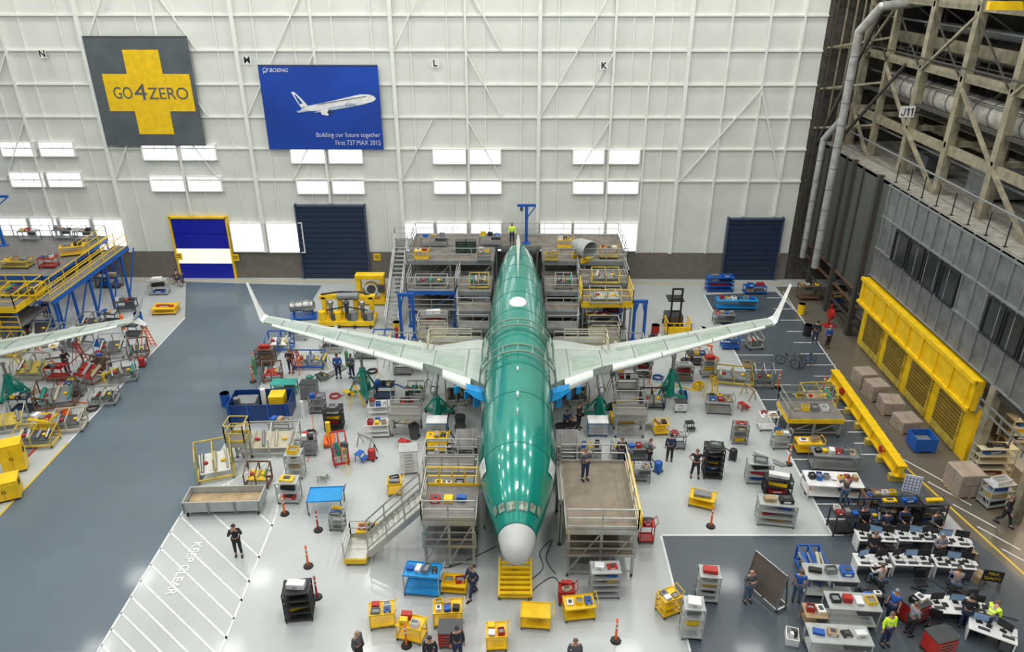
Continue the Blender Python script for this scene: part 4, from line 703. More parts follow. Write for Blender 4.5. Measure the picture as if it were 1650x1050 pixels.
# ---- desk area
def desk(px,py,rz,w,d,key,nm,grp,mm=BK):
    p=base(px,py,0); t=th('office_desk',key,'desk',p,rz); MB().box(0,0,.7,w,d,.04).o('desktop',WH,t)
    for a in (-1,1): MB().box(a*(w/2-.04),0,0,.05,d*.8,.7).o('side_panel',WH,t)
    MB().box(0,d/2-.05,.25,w-.1,.03,.45).o('modesty_panel',GR,t); MB().box(w*.3,-.1,.1,.4,.5,.55).o('drawer_unit',DG,t)
    for k in range(nm):
        x=-w/2+w*(k+.5)/nm; a=R(rz); q=p+V((x*math.cos(a),x*math.sin(a)+.12,.742)); m=th('computer_monitor','black computer monitor on the %s'%grp,'monitor',q,rz+U(-25,25)+180*((k+nm)%2),'monitors on the '+grp)
        MB().box(0,0,.14,.58,.03,.36).o('casing',mm,m); MB().box(0,-.02,.16,.54,.005,.32).o('screen',SCR,m); MB().box(0,.03,.0,.05,.03,.2).o('stand',BK,m); MB().box(0,.03,0,.24,.18,.015).o('base',BK,m)
        m=th('keyboard','black keyboard lying on the %s'%grp,'keyboard',q+V((0,-.34,0)),rz,'keyboards on the '+grp); MB().box(0,0,0,.42,.15,.02).o('keyboard_body',BK,m); MB().box(0,0,.02,.39,.12,.006).o('keys',DG,m)
        c=rnd.choice(['paper_stack','desk_phone']); m=th(c,('white paper stack' if c[0]=='p' else 'black desk phone')+' lying on the '+grp,c.replace('_',' '),q+V((.28,-.2,0)),rz+U(-20,20),'small things on the '+grp)
        if c[0]=='p': MB().box(0,0,0,.21,.29,.05).o('sheets',LG,m); MB().box(.01,.01,.05,.2,.28,.004).o('top_sheet',WH,m)
        else: MB().box(0,0,0,.2,.2,.06).o('phone_body',BK,m); MB().box(-.07,0,.06,.05,.2,.03).o('handset',DG,m)
def chair(px,py,rz,key,m=BK):
    t=th('office_chair',key,'chair',base(px,py,0),rz); MB().box(0,0,.44,.48,.46,.08).o('seat',m,t,bev=.03); MB().box(0,.24,.58,.44,.06,.48).o('backrest',m,t,bev=.025); MB().cyl((0,0,.1),(0,0,.44),.03).o('column',ST,t)
    for k in range(5): a=2*PI*k/5; MB().bar((0,0,.1),(.28*math.cos(a),.28*math.sin(a),.08),.04).o('base_arm',BK,t); MB().cyl((.28*math.cos(a)-.02,.28*math.sin(a),.04),(.28*math.cos(a)+.02,.28*math.sin(a),.04),.04).o('caster',BK,t)
    for s in (-1,1): MB().path([(s*.25,.1,.5),(s*.27,.1,.66),(s*.27,-.15,.66)],.018).o('armrest',BK,t)
desk(1405,882,-3,1.7,.8,'white desk at the left end of the back desk row',3,'back desk row'); desk(1468,882,-3,1.7,.8,'white desk in the middle of the back desk row',3,'back desk row middle'); desk(1530,890,-6,1.5,.8,'white desk at the right end of the back desk row',2,'back desk row right end')
desk(1400,922,-4,1.5,.8,'white desk at the left end of the second desk row',2,'second desk row'); desk(1462,921,-3,1.7,.8,'white desk in the middle of the second desk row',3,'second desk row middle'); desk(1530,925,-6,1.7,.8,'white desk at the right end of the second desk row',3,'second desk row right end')
desk(1535,995,-4,2.4,1.0,'white curved desk nearest the bottom right corner',3,'front desk'); desk(1592,1034,-30,1.7,.9,'white desk at the bottom right frame corner',2,'corner desk')
s=th('desk_sign','black sign board with yellow lettering beside the desks','sign',P(1592,950),-15); MB().box(0,0,.5,.8,.04,.6).o('board',BK,s)
for a in (-1,1): MB().box(a*.35,0,0,.05,.3,.5).o('foot',ST,s)
txt('MAX',(0,-.03,.94),1,WR,Y_,s,fit=(.4,.16)); txt('QUALITY',(0,-.03,.68),1,WR,Y_,s,fit=(.65,.16))
for i,(x,y,rz,k) in enumerate(((1385,850,180,'far left behind the back desk row'),(1450,852,175,'far middle behind the back desk row'),(1500,858,190,'far right behind the back desk row'),(1415,948,20,'left one before the second desk row'),(1480,952,0,'middle one before the second desk row'),(1535,954,-20,'right one before the second desk row'),(1572,1014,30,'beside the bottom right desk'),(1425,901,160,'left one between the desk rows'),(1545,905,200,'right one between the desk rows'),(1500,1018,-30,'empty before the front desk'),(1555,972,180,'behind the front desk'))): chair(x,y,rz,'black office chair '+k)
for a in [(1330,955,-4,2.2,1.0,1.2,LG,'silver drawer bench between blue trolley and desks',3),(1365,1002,-4,2.1,1.0,1.2,LG,'silver drawer bench second from the bottom edge',4),(1345,1050,-4,2.4,1.0,1.0,LG,'silver bench at the bottom right edge',4),(1308,1006,-4,.9,.8,.8,TN,'small bench carrying brown boxes',2),(1395,980,10,1.0,.7,.9,BK,'black bench left of the hi-vis worker',3)]: wbench(*a)
chest(1467,997,25,1.0,.75,1.0,RD,5,'red tool chest left of the front desk',top=DG); chest(1508,1050,15,1.0,.75,1.0,RD,5,'red tool chest at the bottom edge by the front desk',top=DG)
items((P(1467,997).x,P(1467,997).y,0),25,.8,.5,1.045,2,'red chest left of the front desk',['black','white'])
t=th('panel_rack','tall grey-brown sheet panel leaning on an A-frame trolley','panel rack',P(1235,962),-60); GB=mat('panel_greybrown',(.13,.105,.09),.5); w=1.7
MB().bar((-w/2,-.3,.15),(w/2,-.3,.15),.08).bar((-w/2,.3,.15),(w/2,.3,.15),.08).bar((-w/2,-.3,.15),(-w/2,.3,.15),.08).bar((w/2,-.3,.15),(w/2,.3,.15),.08).o('base',ST,t); wheels(t,w,.6,.08)
for x in (-.8,0,.8): MB().bar((x,-.3,.15),(x,0,1.9),.06).bar((x,.3,.15),(x,0,1.9),.06).o('a_frame',ST,t)
MB().add([(-.88,-.34,.3),(.88,-.34,.3),(.88,-.06,2.0),(-.88,-.06,2.0),(-.88,-.38,.3),(.88,-.38,.3),(.88,-.1,2.0),(-.88,-.1,2.0)],[(0,1,2,3),(4,5,6,7),(0,1,5,4),(2,3,7,6),(1,2,6,5),(0,3,7,4)]).o('panel',GB,t)
MB().bar((-.88,-.4,.3),(-.88,-.12,2.0),.05).bar((.88,-.4,.3),(.88,-.12,2.0),.05).bar((-.88,-.12,2.0),(.88,-.12,2.0),.05).o('panel_rim',ST,t)
jig(1308,928,0,1.0,1.8,1.0,BL,'blue-topped sloping trolley beside the blue-shirted man',topm=BL); jig(1392,848,0,1.5,1.0,1.3,DN,'navy display trolley behind the desks',topm=DN); rack(1440,838,0,2.2,.9,1.2,BK,2,6,'black storage rack behind the back desks'); wbench(1355,855,0,1.2,.9,1.2,BK,'dark equipment table left of the navy trolley',4); rack(1495,840,0,1.2,.7,1.3,DG,3,4,'dark rack right of the black storage rack'); wbench(1410,820,0,1.6,.8,1.0,BR,'brown bench at the far side of the desk area',5)
t=th('whiteboard','white grid chart board on a stand behind the desks','board',P(1460,815),-20); MB().box(0,0,.9,.8,.04,1.0).o('board',WH,t)
for k in range(5): MB().box(-.32+k*.16,-.025,.95,.02,.01,.9).o('grid_line',BL,t); MB().box(0,-.025,1.0+k*.18,.75,.01,.02).o('grid_line',BL,t)
for s in (-1,1): MB().box(s*.35,0,0,.05,.4,.9).o('foot',ST,t)
for x,y,k in ((1560,900,'beside the back desks'),(1575,935,'by the black sign board')):
    t=th('cardboard_box','brown cardboard box on the floor '+k,'box',P(x,y),U(0,40)); MB().tray(0,0,0,.55,.45,.4,.01).o('carton_body',TN,t); MB().box(-.14,0,.4,.27,.45,.01).o('flap',TN,t); MB().box(.14,0,.405,.27,.45,.01).o('flap',TN,t)
# ---- small irregular clutter
def coil(t,m,r0=.32,z=.04,n=3,k0=0):
    rows=[]
    for i in range(16*n+1):
        a=2*PI*i/16; r=r0+.02*math.sin(i*1.7); c=V((r*math.cos(a),r*math.sin(a),z+.05*i/16)); d=V((math.cos(a),math.sin(a),0)); rows.append([c+d*.028*math.cos(2*PI*j/5)+V((0,0,.028*math.sin(2*PI*j/5))) for j in range(5)])
    MB().loft(rows).o('coil',m,t,True)
SN={'ladder':'step_ladder','stool':'step_stool','hose':'coiled_hose','bottle':'gas_bottle','drum':'oil_drum','lamp':'work_lamp','vac':'vacuum_unit','crate':'open_crate','pipes':'pipe_bundle','horse':'saw_horse'}
def small(k,col,px,py,where,z=0):
    m=CO[col]; nm=SN[k]; t=th(nm,'%s %s %s'%(col,nm.replace('_',' '),where),nm.replace('_',' '),base(px,py,z),U(0,180))
    if k=='ladder':
        for s in (-1,1): MB().bar((s*.25,-.45,0),(s*.18,0,1.7),.05).o('front_rail',m,t); MB().bar((s*.25,.45,0),(s*.18,0,1.7),.04).o('rear_rail',m,t)
        for q in range(6): f=q/6+.08; MB().bar((-.24,-.45*(1-f),1.7*f),(.24,-.45*(1-f),1.7*f),.08,.03).o('rung',m,t)
        MB().box(0,0,1.7,.42,.2,.04).o('cap',DG,t)
    elif k=='stool':
        MB().box(0,0,.42,.5,.35,.05).o('top_step',m,t); MB().box(0,-.32,.2,.5,.25,.04).o('lower_step',m,t)
        for a in (-1,1):
            for b in (-1,1): MB().bar((a*.22,b*.15+(b<0)*-.2,0),(a*.2,b*.12,.42),.035).o('leg',m,t)
    elif k=='hose': coil(t,m); MB().cyl((.3,0,.05),(.5,.1,.05),.04).o('nozzle',ST,t)
    elif k=='bottle': MB().cyl((0,0,0),(0,0,1.1),.12,n=12).ball((0,0,1.1),.12,6).o('tank',m,t,True); MB().cyl((0,0,1.2),(0,0,1.32),.03).box(0,0,1.3,.12,.04,.03).o('valve',ST,t)
    elif k=='drum':
        MB().cyl((0,0,0),(0,0,.85),.29,n=16).o('barrel',m,t,True)
        for q in (.02,.3,.56,.82): MB().cyl((0,0,q),(0,0,q+.03),.305,n=16).o('hoop',m,t)
    elif k=='lamp':
        for q in range(3): a=2*PI*q/3; MB().bar((0,0,.5),(.35*math.cos(a),.35*math.sin(a),0),.03).o('leg',m,t)
        MB().cyl((0,0,.4),(0,0,1.7),.02).o('pole',m,t); MB().box(0,0,1.65,.4,.12,.25).o('head',DG,t); MB().box(0,-.065,1.68,.34,.01,.19).o('lens',WH,t)
    elif k=='vac': MB().cyl((0,0,.12),(0,0,.6),.22,n=14).ball((0,0,.6),.22,8,sc=(1,1,.6)).o('tank',m,t,True); wheels(t,.45,.45,.06); MB().path([(.2,0,.5),(.45,.1,.7),(.6,.1,.3),(.7,.1,.04)],.03).o('hose',BK,t)
    elif k=='crate': MB().tray(0,0,0,.7,.5,.35,.03).o('crate_body',m,t); [MB().box(U(-.2,.2),U(-.12,.12),.04,.18,.12,U(.2,.4),rz=U(0,1)).o('content',rnd.choice([GR,WH,Y_,DG]),t) for _ in range(3)]
    elif k=='pipes':
        for q in range(5): MB().cyl((-.9+U(-.1,.1),(q-2)*.11,.06),(.9+U(-.1,.1),(q-2)*.11,.06),.045,n=8).o('pipe',rnd.choice([m,ST,GR]),t,True)
        for a in (-.5,.5): MB().box(a,0,0,.06,.65,.02).o('strap',YD,t)
    else:
        MB().box(0,0,.7,1.1,.09,.12).o('top_beam',m,t)
        for a in (-.45,.45):
            for b in (-1,1): MB().bar((a,0,.72),(a,b*.28,0),.05).o('leg',m,t)
for a in [('ladder','yellow',575,655,'in front of the left tripod jack'),('ladder','silver',1030,640,'left of the right tripod jack'),('ladder','orange',480,600,'under the left wing outer part'),('ladder','silver',630,590,'behind the inner left wing'),('ladder','yellow',1145,640,'beyond the wide parts cart'),('ladder','blue',690,560,'below the tail dock at left'),('ladder','red',130,585,'among the far left stands'),('ladder','yellow',30,600,'near the left frame edge'),('ladder','silver',985,640,'right of the right engine strut'),('ladder','orange',240,560,'at the upper left aisle'),
('stool','red',650,720,'left of the white drawer cabinet'),('stool','yellow',560,640,'under the left wing near the jack'),('stool','silver',1040,690,'beside the little yellow cart'),('stool','blue',580,740,'in the open middle left floor'),('stool','black',1110,690,'in front of the right wing'),('stool','yellow',930,725,'right of the cockpit section'),('stool','red',1195,660,'beyond the slim steel rack'),('stool','silver',520,775,'above the blue flat cart'),
('hose','black',600,600,'on the floor under the left wing'),('hose','red',540,640,'on the floor left of the jack'),('hose','yellow',660,680,'on the floor by the left engine strut'),('hose','black',1020,660,'on the floor by the right engine strut'),('hose','blue',1060,610,'on the floor under the right wing'),('hose','orange',1150,580,'on the floor behind the right wing'),('hose','black',500,700,'on the floor left of the orange jack'),('hose','red',80,640,'on the far left floor'),('hose','black',150,660,'on the floor by the left aisle'),('hose','yellow',1290,640,'on the floor near the parking bays'),
('bottle','green',560,590,'behind the blue-shirted workers'),('bottle','red',640,550,'behind the left inner wing'),('bottle','grey',1085,590,'behind the right tripod jack'),('bottle','green',412,602,'by the brown rack'),('bottle','orange',200,530,'at the left of the upper aisle'),('bottle','blue',1020,570,'below the right dock portal'),('bottle','white',489,672,'right of the blue container'),('bottle','grey',105,580,'in the far left cluster'),
('drum','blue',365,652,'left of the blue container'),('drum','yellow',640,535,'below the tail dock stairs'),('drum','red',1055,540,'right of the tail dock'),('drum','grey',1130,545,'behind the right outer wing'),('drum','blue',225,520,'near the lone yellow cart'),('drum','black',1300,540,'on the far right walkway'),('drum','yellow',1290,505,'on the floor before the right corner'),('drum','white',30,520,'under the left dock'),
('lamp','yellow',610,610,'under the left wing trailing edge'),('lamp','orange',1045,625,'under the right wing trailing edge'),('lamp','yellow',560,760,'in front of the white parts carts'),('lamp','black',690,620,'close to the left wing root'),('lamp','yellow',965,620,'close to the right wing root'),('lamp','red',60,570,'in the far left work area'),
('vac','red',600,740,'on the open floor left of the cabinet'),('vac','blue',1060,760,'behind the right nose platform'),('vac','grey',690,590,'under the left wing root'),('vac','yellow',1000,605,'under the right wing root'),('vac','black',1180,740,'between the tall racks'),('vac','teal',500,620,'beside the teal bench'),('vac','red',230,590,'by the left aisle edge'),
('crate','tan',585,615,'beside the left tripod jack'),('crate','blue',1100,640,'beside the right tripod jack'),('crate','grey',520,610,'under the middle of the left wing'),('crate','red',655,650,'near the dark-clothed worker'),('crate','yellow',1125,625,'under the middle of the right wing'),('crate','white',470,580,'under the left outer wing'),('crate','tan',1205,590,'near the right wing tip'),('crate','black',990,660,'by the right green jack'),('crate','blue',160,555,'behind the neighbouring wing tip'),('crate','tan',50,635,'right of the far left jack'),('crate','orange',105,670,'at the lower left stands'),('crate','tan',1480,870,'behind the middle back desk'),('crate','black',1440,975,'left of the red chest'),('crate','blue',1520,875,'by the right back desk'),('crate','white',1275,1030,'near the bottom right benches'),
('pipes','silver',540,600,'lying under the left wing'),('pipes','teal',1150,600,'lying under the right wing'),('pipes','grey',470,745,'beside the slanted cream stand'),('pipes','brown',130,670,'on the left work floor'),('pipes','silver',1240,740,'below the light grey cart'),('pipes','cream',1160,545,'behind the right wing by the dock'),('pipes','red',40,735,'above the yellow cabinet'),
('horse','yellow',525,590,'holding nothing beneath the left wing'),('horse','orange',1135,570,'beneath the right wing'),('horse','silver',590,720,'in the middle left floor'),('horse','yellow',180,615,'near the left aisle stands'),('horse','tan',1205,640,'right of the wide parts cart'),('horse','brown',70,660,'in the lower left cluster')]: small(*a)
def cable(pts,key,m=BK,r=.02):
    q=[P(*p) for p in pts]; n=len(q); cu=[]
    for i in range(n-1):
        p0,p1,p2,p3=q[max(i-1,0)],q[i],q[i+1],q[min(i+2,n-1)]
        for k in range(6):
            t=k/6; cu.append(.5*((2*p1)+(p2-p0)*t+(2*p0-5*p1+4*p2-p3)*t*t+(3*p1-p0-3*p2+p3)*t**3))
    cu.append(q[-1]); b=MB(); rows=[]
    for i,p in enumerate(cu):
        d=(cu[min(i+1,len(cu)-1)]-cu[max(i-1,0)]).normalized(); a=V((-d.y,d.x,0)); rows.append([p+V((0,0,.012+r))+a*r*math.cos(2*PI*j/6)+V((0,0,r*math.sin(2*PI*j/6))) for j in range(6)])
    tag(b.loft(rows).o('power_cable',m,None,True),key,'cable')
cable([(855,935),(875,915),(870,890),(890,870),(880,900),(895,925)],'black cable looped on the floor right of the nose dolly'); cable([(700,905),(720,915),(760,900),(800,880)],'black cable trailing under the left nose platform'); cable([(905,945),(890,930),(860,950),(850,970)],'thin black cable curling below the nose dolly')
cable([(492,640),(500,655),(505,700),(495,745)],'orange cord running beside the blue container',OR); cable([(1500,935),(1540,962),(1590,985),(1640,1000)],'black cable crossing the floor at the desks')
for p_,k,m in (([(560,600),(590,625),(640,620),(680,650)],'blue air hose snaking under the left wing',BL),([(990,650),(1040,640),(1070,620),(1120,630)],'yellow air hose snaking under the right wing',Y_),([(520,560),(560,545),(600,550),(640,540)],'black hose behind the left wing near the machine',BK),([(60,560),(100,600),(90,640),(140,650)],'orange hose winding through the far left stands',OR),([(740,640),(720,680),(735,720),(690,735)],'black hose from the left wing root to the carts',BK)): cable(p_,k,m,.035)
# ================= PEOPLE
def skin(vs,es,rs,sub=1):
    me=bpy.data.meshes.new('s'); me.from_pydata(vs,es,[]); ob=bpy.data.objects.new('s',me); COL.objects.link(ob)
    ob.modifiers.new('k','SKIN').use_smooth_shade=True
    for i,r in enumerate(rs): sv=me.skin_vertices[0].data[i]; sv.radius=(r,r); sv.use_root=(i==0)
    s=ob.modifiers.new('u','SUBSURF'); s.levels=sub; s.render_levels=sub
    m2=bpy.data.meshes.new_from_object(ob.evaluated_get(bpy.context.evaluated_depsgraph_get())); bpy.data.objects.remove(ob)
    b=MB(); b.add([v.co.copy() for v in m2.vertices],[tuple(p.vertices) for p in m2.polygons]); bpy.data.meshes.remove(m2); return b
POSES={
'stand':dict(),
'walk':dict(lean=4,kL=(.1,-.2,.5),aL=(.1,-.28,.1),kR=(-.1,.05,.5),aR=(-.1,.32,.14),eL=(.05,.12,-.27),wL=(.04,.05,-.5),eR=(-.05,-.08,-.28),wR=(-.04,-.25,-.46)),
'hips':dict(eL=(.2,.08,-.24),wL=(-.02,-.04,-.42),eR=(-.2,.08,-.24),wR=(.02,-.04,-.42),kL=(.15,-.02,.5),aL=(.19,.02,.09),kR=(-.15,-.02,.5),aR=(-.19,.02,.09)),
'reach':dict(lean=8,eL=(.05,-.12,-.24),wL=(-.02,-.36,-.2),eR=(-.05,-.12,-.24),wR=(.02,-.36,-.22)),
'camera':dict(eL=(.1,-.14,-.2),wL=(-.1,-.22,.1),eR=(-.1,-.12,-.2),wR=(.1,-.22,.12),aL=(.14,-.1,.09)),
'bend':dict(lean=50,eL=(.02,-.1,-.27),wL=(0,-.2,-.5),eR=(-.02,-.1,-.27),wR=(0,-.2,-.5),kL=(.12,-.1,.5),kR=(-.12,-.1,.5)),
'sit':dict(lean=6,pz=.56,kL=(.13,-.44,.52),aL=(.13,-.42,.09),kR=(-.13,-.44,.52),aR=(-.13,-.42,.09),eL=(.05,-.14,-.24),wL=(-.02,-.38,-.24),eR=(-.05,-.14,-.24),wR=(.02,-.38,-.24)),
'arms':dict(eL=(.08,-.04,-.26),wL=(-.16,-.2,-.22),eR=(-.08,-.04,-.26),wR=(.16,-.2,-.2)),
}
PC={}
def pose(nm,sleeve):
    if (nm,sleeve) in PC: return PC[(nm,sleeve)]
    q=POSES[nm]; pz=q.get('pz',.94); M=Matrix.Translation((0,0,pz))@Matrix.Rotation(R(q.get('lean',0)),4,'X')
    def tp(x,y,z): return M@V((x,y,z))
    pel=tp(0,0,0); wa=tp(0,0,.2); ch=tp(0,0,.42); nk=tp(0,0,.56); hb=tp(0,-.01,.63); hd=tp(0,-.02,.71); ht=tp(0,-.01,.77)
    J={}
    for S,s in (('L',1),('R',-1)):
        J['s'+S]=tp(s*.19,0,.48); J['e'+S]=J['s'+S]+V(q.get('e'+S,(s*.05,.03,-.28))); J['w'+S]=J['s'+S]+V(q.get('w'+S,(s*.06,-.04,-.53)))
        J['h'+S]=tp(s*.1,0,-.05); J['k'+S]=V(q.get('k'+S,(s*.11,-.02,.5))); J['a'+S]=V(q.get('a'+S,(s*.12,.02,.09)))
    vs=[pel,wa,ch,nk,hb,hd,ht]; rs=[.125,.115,.125,.055,.062,.088,.06]; es=[(0,1),(1,2),(2,3),(3,4),(4,5),(5,6)]
    for S in 'LR':
        n=len(vs); hand=J['w'+S]+(J['w'+S]-J['e'+S]).normalized()*.08
        vs+=[J['s'+S],J['e'+S],J['w'+S],hand]; rs+=[.06,.042,.028,.032]; es+=[(2,n),(n,n+1),(n+1,n+2),(n+2,n+3)]
        n=len(vs); toe=J['a'+S]+V((0,-.16,-.045)); vs+=[J['h'+S],J['k'+S],J['a'+S],toe]; rs+=[.09,.058,.042,.035]; es+=[(0,n),(n,n+1),(n+1,n+2),(n+2,n+3)]
    b=skin(vs,es,rs)
    hm=M@Matrix.Translation((0,-.02,.71))
    b.add([hm@V(v) for v in ((-.016,-.08,-.03),(.016,-.08,-.03),(0,-.118,-.025),(0,-.085,.02))],[(0,1,2),(1,3,2),(0,2,3),(0,3,1)])
    for s in (-1,1):
        b.cyl(hm@V((s*.085,.01,-.035)),hm@V((s*.098,.015,.03)),.016,n=6); b.ball(hm@V((s*.032,-.082,.008)),.012,5,k=1)
    b.bar(hm@V((-.025,-.082,-.05)),hm@V((.025,-.082,-.05)),.008,.008,k=2)
    for S,s in (('L',1),('R',-1)):
        w=J['w'+S]; d=(w-J['e'+S]).normalized(); side=d.cross(V((0,-1,.01))).normalized(); ben=d.cross(side)
        for i,(o,l) in enumerate(((-.03,.06),(-.01,.075),(.01,.07),(.03,.055))):
            a=w+d*.095+side*o; m=a+d*l*.5+ben*.01; b.cyl(a-d*.03,m,.01,.009,6); b.cyl(m,m+d*l*.4+ben*.03,.009,.007,6)
        a=w+d*.04-side*s*.025; b.cyl(a,a-side*s*.035+d*.035,.012,.01,6); b.cyl(a-side*s*.035+d*.035,a-side*s*.04+d*.065,.01,.008,6)
    body=b.mesh('body',[SK,BK,RD],True)
    vs=[tp(0,0,.02),wa,ch,tp(0,0,.5)]; rs=[.15,.138,.148,.07]; es=[(0,1),(1,2),(2,3)]
    for S in 'LR':
        n=len(vs); vs+=[J['s'+S],J['e'+S] if sleeve else (J['s'+S]+J['e'+S]*1)/2]; rs+=[.078,.062]; es+=[(2,n),(n,n+1)]
        if sleeve: vs.append(J['w'+S]-(J['w'+S]-J['e'+S])*.1); rs.append(.044); es.append((n+1,n+2))
    shirt=skin(vs,es,rs).mesh('shirt',WH,True)
    vs=[pel+V((0,0,.02))]; rs=[.148]; es=[]
    for S in 'LR':
        n=len(vs); vs+=[J['h'+S],J['k'+S],J['a'+S]+V((0,0,.03))]; rs+=[.11,.08,.065]; es+=[(0,n),(n,n+1),(n+1,n+2)]
    tr=skin(vs,es,rs).mesh('trousers',DN,True)
    shs=[]
    for S in 'LR':
        a=J['a'+S]; sh=MB(); sh.ball((a.x,a.y-.07,a.z-.04),.06,6,sc=(.85,2.5,.85)); sh.box(a.x,a.y-.07,a.z-.09,.09,.28,.03); shs.append(sh.mesh('shoe',BK,True))
    hb_=MB(hm@Matrix.Rotation(R(-18),4,'X')); hb_.ball((0,.012,.01),.104,8,sc=(.95,1,1.02),lo=.05,hi=1); hb_.ball((0,.04,-.01),.09,8,sc=(.98,.8,1)); hair=hb_.mesh('hair',BR,True)
    st=MB()
    for zz_ in (.14,.32):
        rg=[[M@V(((.16+dr)*math.cos(2*PI*j/16),(.155+dr)*math.sin(2*PI*j/16),zz_+dz)) for j in range(16)] for dz,dr in ((0,0),(.05,0))]; st.loft(rg,cap=False)
    stripe=st.mesh('reflective_stripe',LG,True)
    PC[(nm,sleeve)]=(body,shirt,tr,shs,hair,stripe); return PC[(nm,sleeve)]
HC={'brown':BR,'black':BK,'grey':GR,'bald':None,'blond':TN}
def person(px,py,rz,ps,sc,tc,key,hair='brown',sleeve=1,sk=SK,z=0,vest=0,s=1.03):
    t=th('person',key,'person',base(px,py,z),rz); t.scale=(s,s,s); m=pose(ps,sleeve)
    def pt(nm,me,mt):
        o=bpy.data.objects.new(nm,me); COL.objects.link(o); o.parent=t
        if mt: o.material_slots[0].link='OBJECT'; o.material_slots[0].material=mt
    pt('body',m[0],sk); pt('shirt',m[1],sc); pt('trousers',m[2],tc); pt('shoe',m[3][0],None); pt('shoe',m[3][1],None)
    if HC.get(hair): pt('hair',m[4],HC[hair])
    if vest: pt('reflective_stripe',m[5],None)
NV=mat('cloth_navy',(.02,.035,.09),.8); CB_=mat('cloth_black',(.02,.02,.025),.85); JN=mat('jeans',(.09,.14,.22),.85); GS=mat('cloth_grey',(.1,.1,.11),.85); BSH=mat('cloth_blue',(.02,.1,.42),.8); WS=mat('cloth_white',(.5,.5,.5),.8); PLD=mat('cloth_plaid',(.25,.25,.3),.8,n=.6,sc=25)
PEOPLE=[(385,893,20,'camera',CB_,CB_,'person in black holding both hands up, alone in the aisle hatching','black'),
(762,960,-40,'walk',NV,NV,'person in navy walking in front of the nose','brown'),
(1203,968,15,'arms',GS,JN,'person in dark grey top and jeans by the leaning panel','bald'),
(1282,968,160,'stand',BSH,JN,'person in a bright blue shirt by the sloping trolley','brown',0),
(1078,742,170,'stand',NV,CB_,'person in navy standing right of the small bins','black'),
(1119,768,-10,'hips',CB_,CB_,'person in black with hands on hips by the black rack','brown',0),
(912,700,20,'reach',NV,CB_,'person in navy left of three workers right of the fuselage','black'),
(922,712,-30,'stand',CB_,NV,'person in black nearest right of the fuselage','brown'),
(932,690,60,'arms',CB_,CB_,'person in black behind two others right of the fuselage','black'),
(658,662,90,'stand',CB_,NV,'person in dark clothes near the left engine strut','brown'),
(546,608,10,'stand',BSH,NV,'person in blue shirt under the left wing','black'),(568,608,-20,'arms',JN,NV,'person in light blue shirt under the left wing','brown'),
(691,500,0,'stand',CB_,CB_,'person in black at the left under the tail dock','black'),(706,494,-20,'hips',NV,CB_,'person in navy standing beyond another under the tail dock','black'),
(1312,552,160,'stand',CB_,NV,'person in black walking the right walkway','black'),(1332,560,20,'stand',BSH,CB_,'person in blue shirt on the right walkway','grey'),
(580,1068,60,'stand',GS,CB_,'bald person in dark jacket at the bottom edge','bald'),(738,1062,10,'stand',CB_,NV,'person in black in front of the red tool chest','black'),
(1424,1038,10,'stand',HV,NV,'person in a hi-vis shirt standing left of the red chests','brown'),
(1432,1000,-60,'stand',BSH,NV,'person in blue beside the hi-vis worker','grey',0),(1462,1022,100,'arms',PLD,CB_,'person in checked shirt beside the red chest','brown'),
(1615,845,30,'walk',CB_,CB_,'person in black walking at the right frame edge','brown'),(1637,820,200,'stand',GS,CB_,'person in grey farther along the right walkway','black'),
(1000,748,0,'stand',CB_,NV,'person in black behind the small bins bench','brown'),(1357,812,180,'reach',GS,JN,'person in grey leaning over the white kitting table','brown'),
(748,765,0,'arms',CB_,NV,'person in black behind the left nose platform','grey'),
(772,620,90,'reach',CB_,CB_,'person in black close to the left wing root','black'),(287,458,150,'sit',GS,NV,'person riding the bicycle by the blue door','black'),
(695,1078,0,'stand',CB_,NV,'person in black mostly below the bottom edge at left','black'),(925,1082,0,'stand',GS,NV,'person in grey mostly below the bottom edge at right','brown'),
(170,455,0,'stand',NV,CB_,'person in navy by the left back wall','black'),(1045,750,90,'arms',GS,CB_,'person in grey beside the bins bench','brown'),
(75,508,0,'reach',NV,NV,'person in navy beneath the left dock','black'),(1420,870,180,'arms',NV,CB_,'person in navy standing behind the back desks','black'),
(1100,600,40,'bend',NV,CB_,'person in navy bending under the right wing','black'),(470,600,0,'arms',CB_,NV,'person in black at the aisle side under the left wing','brown'),(110,600,60,'reach',CB_,NV,'person in black among the left stands','black'),(1550,1010,160,'arms',CB_,NV,'person in black at the front desk','black')]
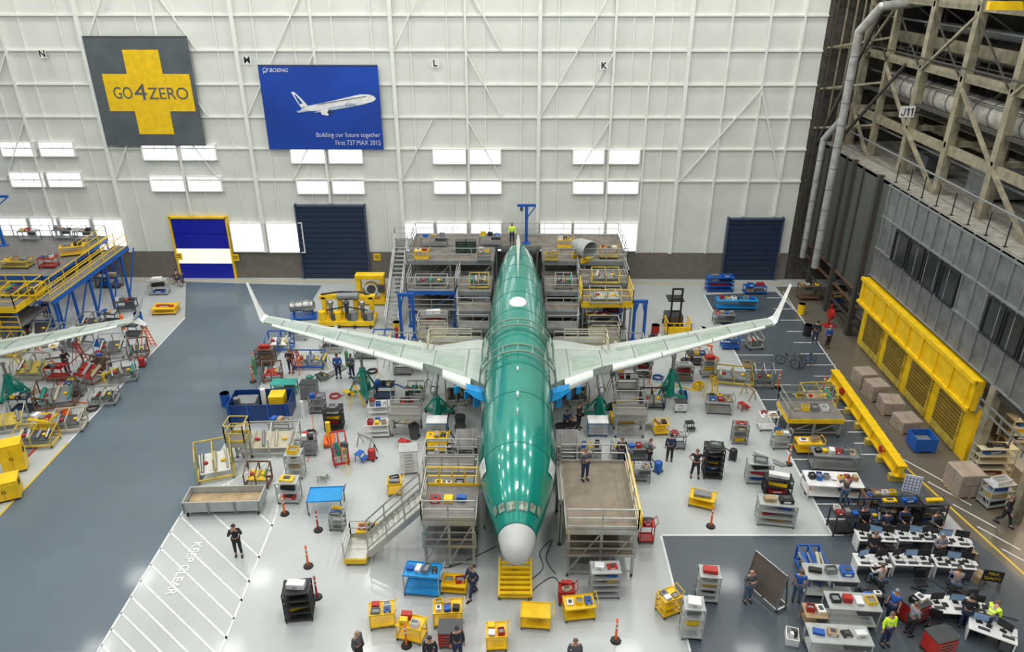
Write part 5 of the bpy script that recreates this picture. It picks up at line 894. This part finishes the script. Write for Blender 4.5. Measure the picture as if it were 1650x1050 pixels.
for a in PEOPLE:
    kw=dict(hair=a[7],sleeve=a[8] if len(a)>8 else 1)
    if a[4] is HV: kw['vest']=1
    if a[6].startswith('person riding'): kw['z']=.35
    person(*a[:7],**kw)
person(942,772,20,'arms',GS,NV,'person in grey standing on the brown-decked platform','brown',z=2.8); person(825,393,0,'stand',HV,NV,'person in a hi-vis shirt on the tail dock','brown',z=4.2,vest=1)
for i,(x,y,rz,s_,k) in enumerate(((1385,850,180,CB_,'in black'),(1450,852,175,NV,'in navy'),(1500,858,190,GS,'in grey'))): person(x,y,rz-180,'sit',s_,CB_,'person %s seated behind the back desks'%k,'black')
for x,y,rz,s_,k in ((1415,948,200,WS,'in white'),(1535,954,160,PLD,'in checked shirt')): person(x,y,rz,'sit',s_,JN,'person %s seated at the second desk row'%k,'brown')
person(1582,1020,120,'bend',HV,NV,'person in a hi-vis shirt bending at the front desk','brown',vest=1); person(1400,905,0,'stand',CB_,CB_,'person in black between the two desk rows','brown'); person(1505,908,0,'arms',PLD,CB_,'person in checked shirt between the two desk rows','grey')
# ================= CAMERA + LIGHT
cam=bpy.data.cameras.new('cam'); co=bpy.data.objects.new('camera',cam); COL.objects.link(co); co.location=(0,0,H); co.rotation_euler=CE; cam.lens=F/1650*36; cam.sensor_width=36; cam.clip_end=300; SC.camera=co
for x in (-38,-26,-14,-2,10,21):
    for y in (4,15,26,37,48,57):
        l=bpy.data.lights.new('high_bay','AREA'); l.energy=800; l.size=2.4; l.color=(1,.985,.93); o=bpy.data.objects.new('high_bay_light',l); COL.objects.link(o); o.location=(x,y,31)
l=bpy.data.lights.new('mezz_fill','AREA'); l.energy=300; l.size=4; l.color=(1,.8,.55); o=bpy.data.objects.new('mezzanine_fill',l); COL.objects.link(o); o.location=(28.5,32,4.6)  # added warm fill, no visible fixture, brightens the dark space under the mezzanine
w=bpy.data.worlds.new('w'); SC.world=w; w.use_nodes=True; w.node_tree.nodes['Background'].inputs[0].default_value=(.88,.94,1,1); w.node_tree.nodes['Background'].inputs[1].default_value=.27
try: SC.view_settings.view_transform='Standard'
except Exception as e: print(e)
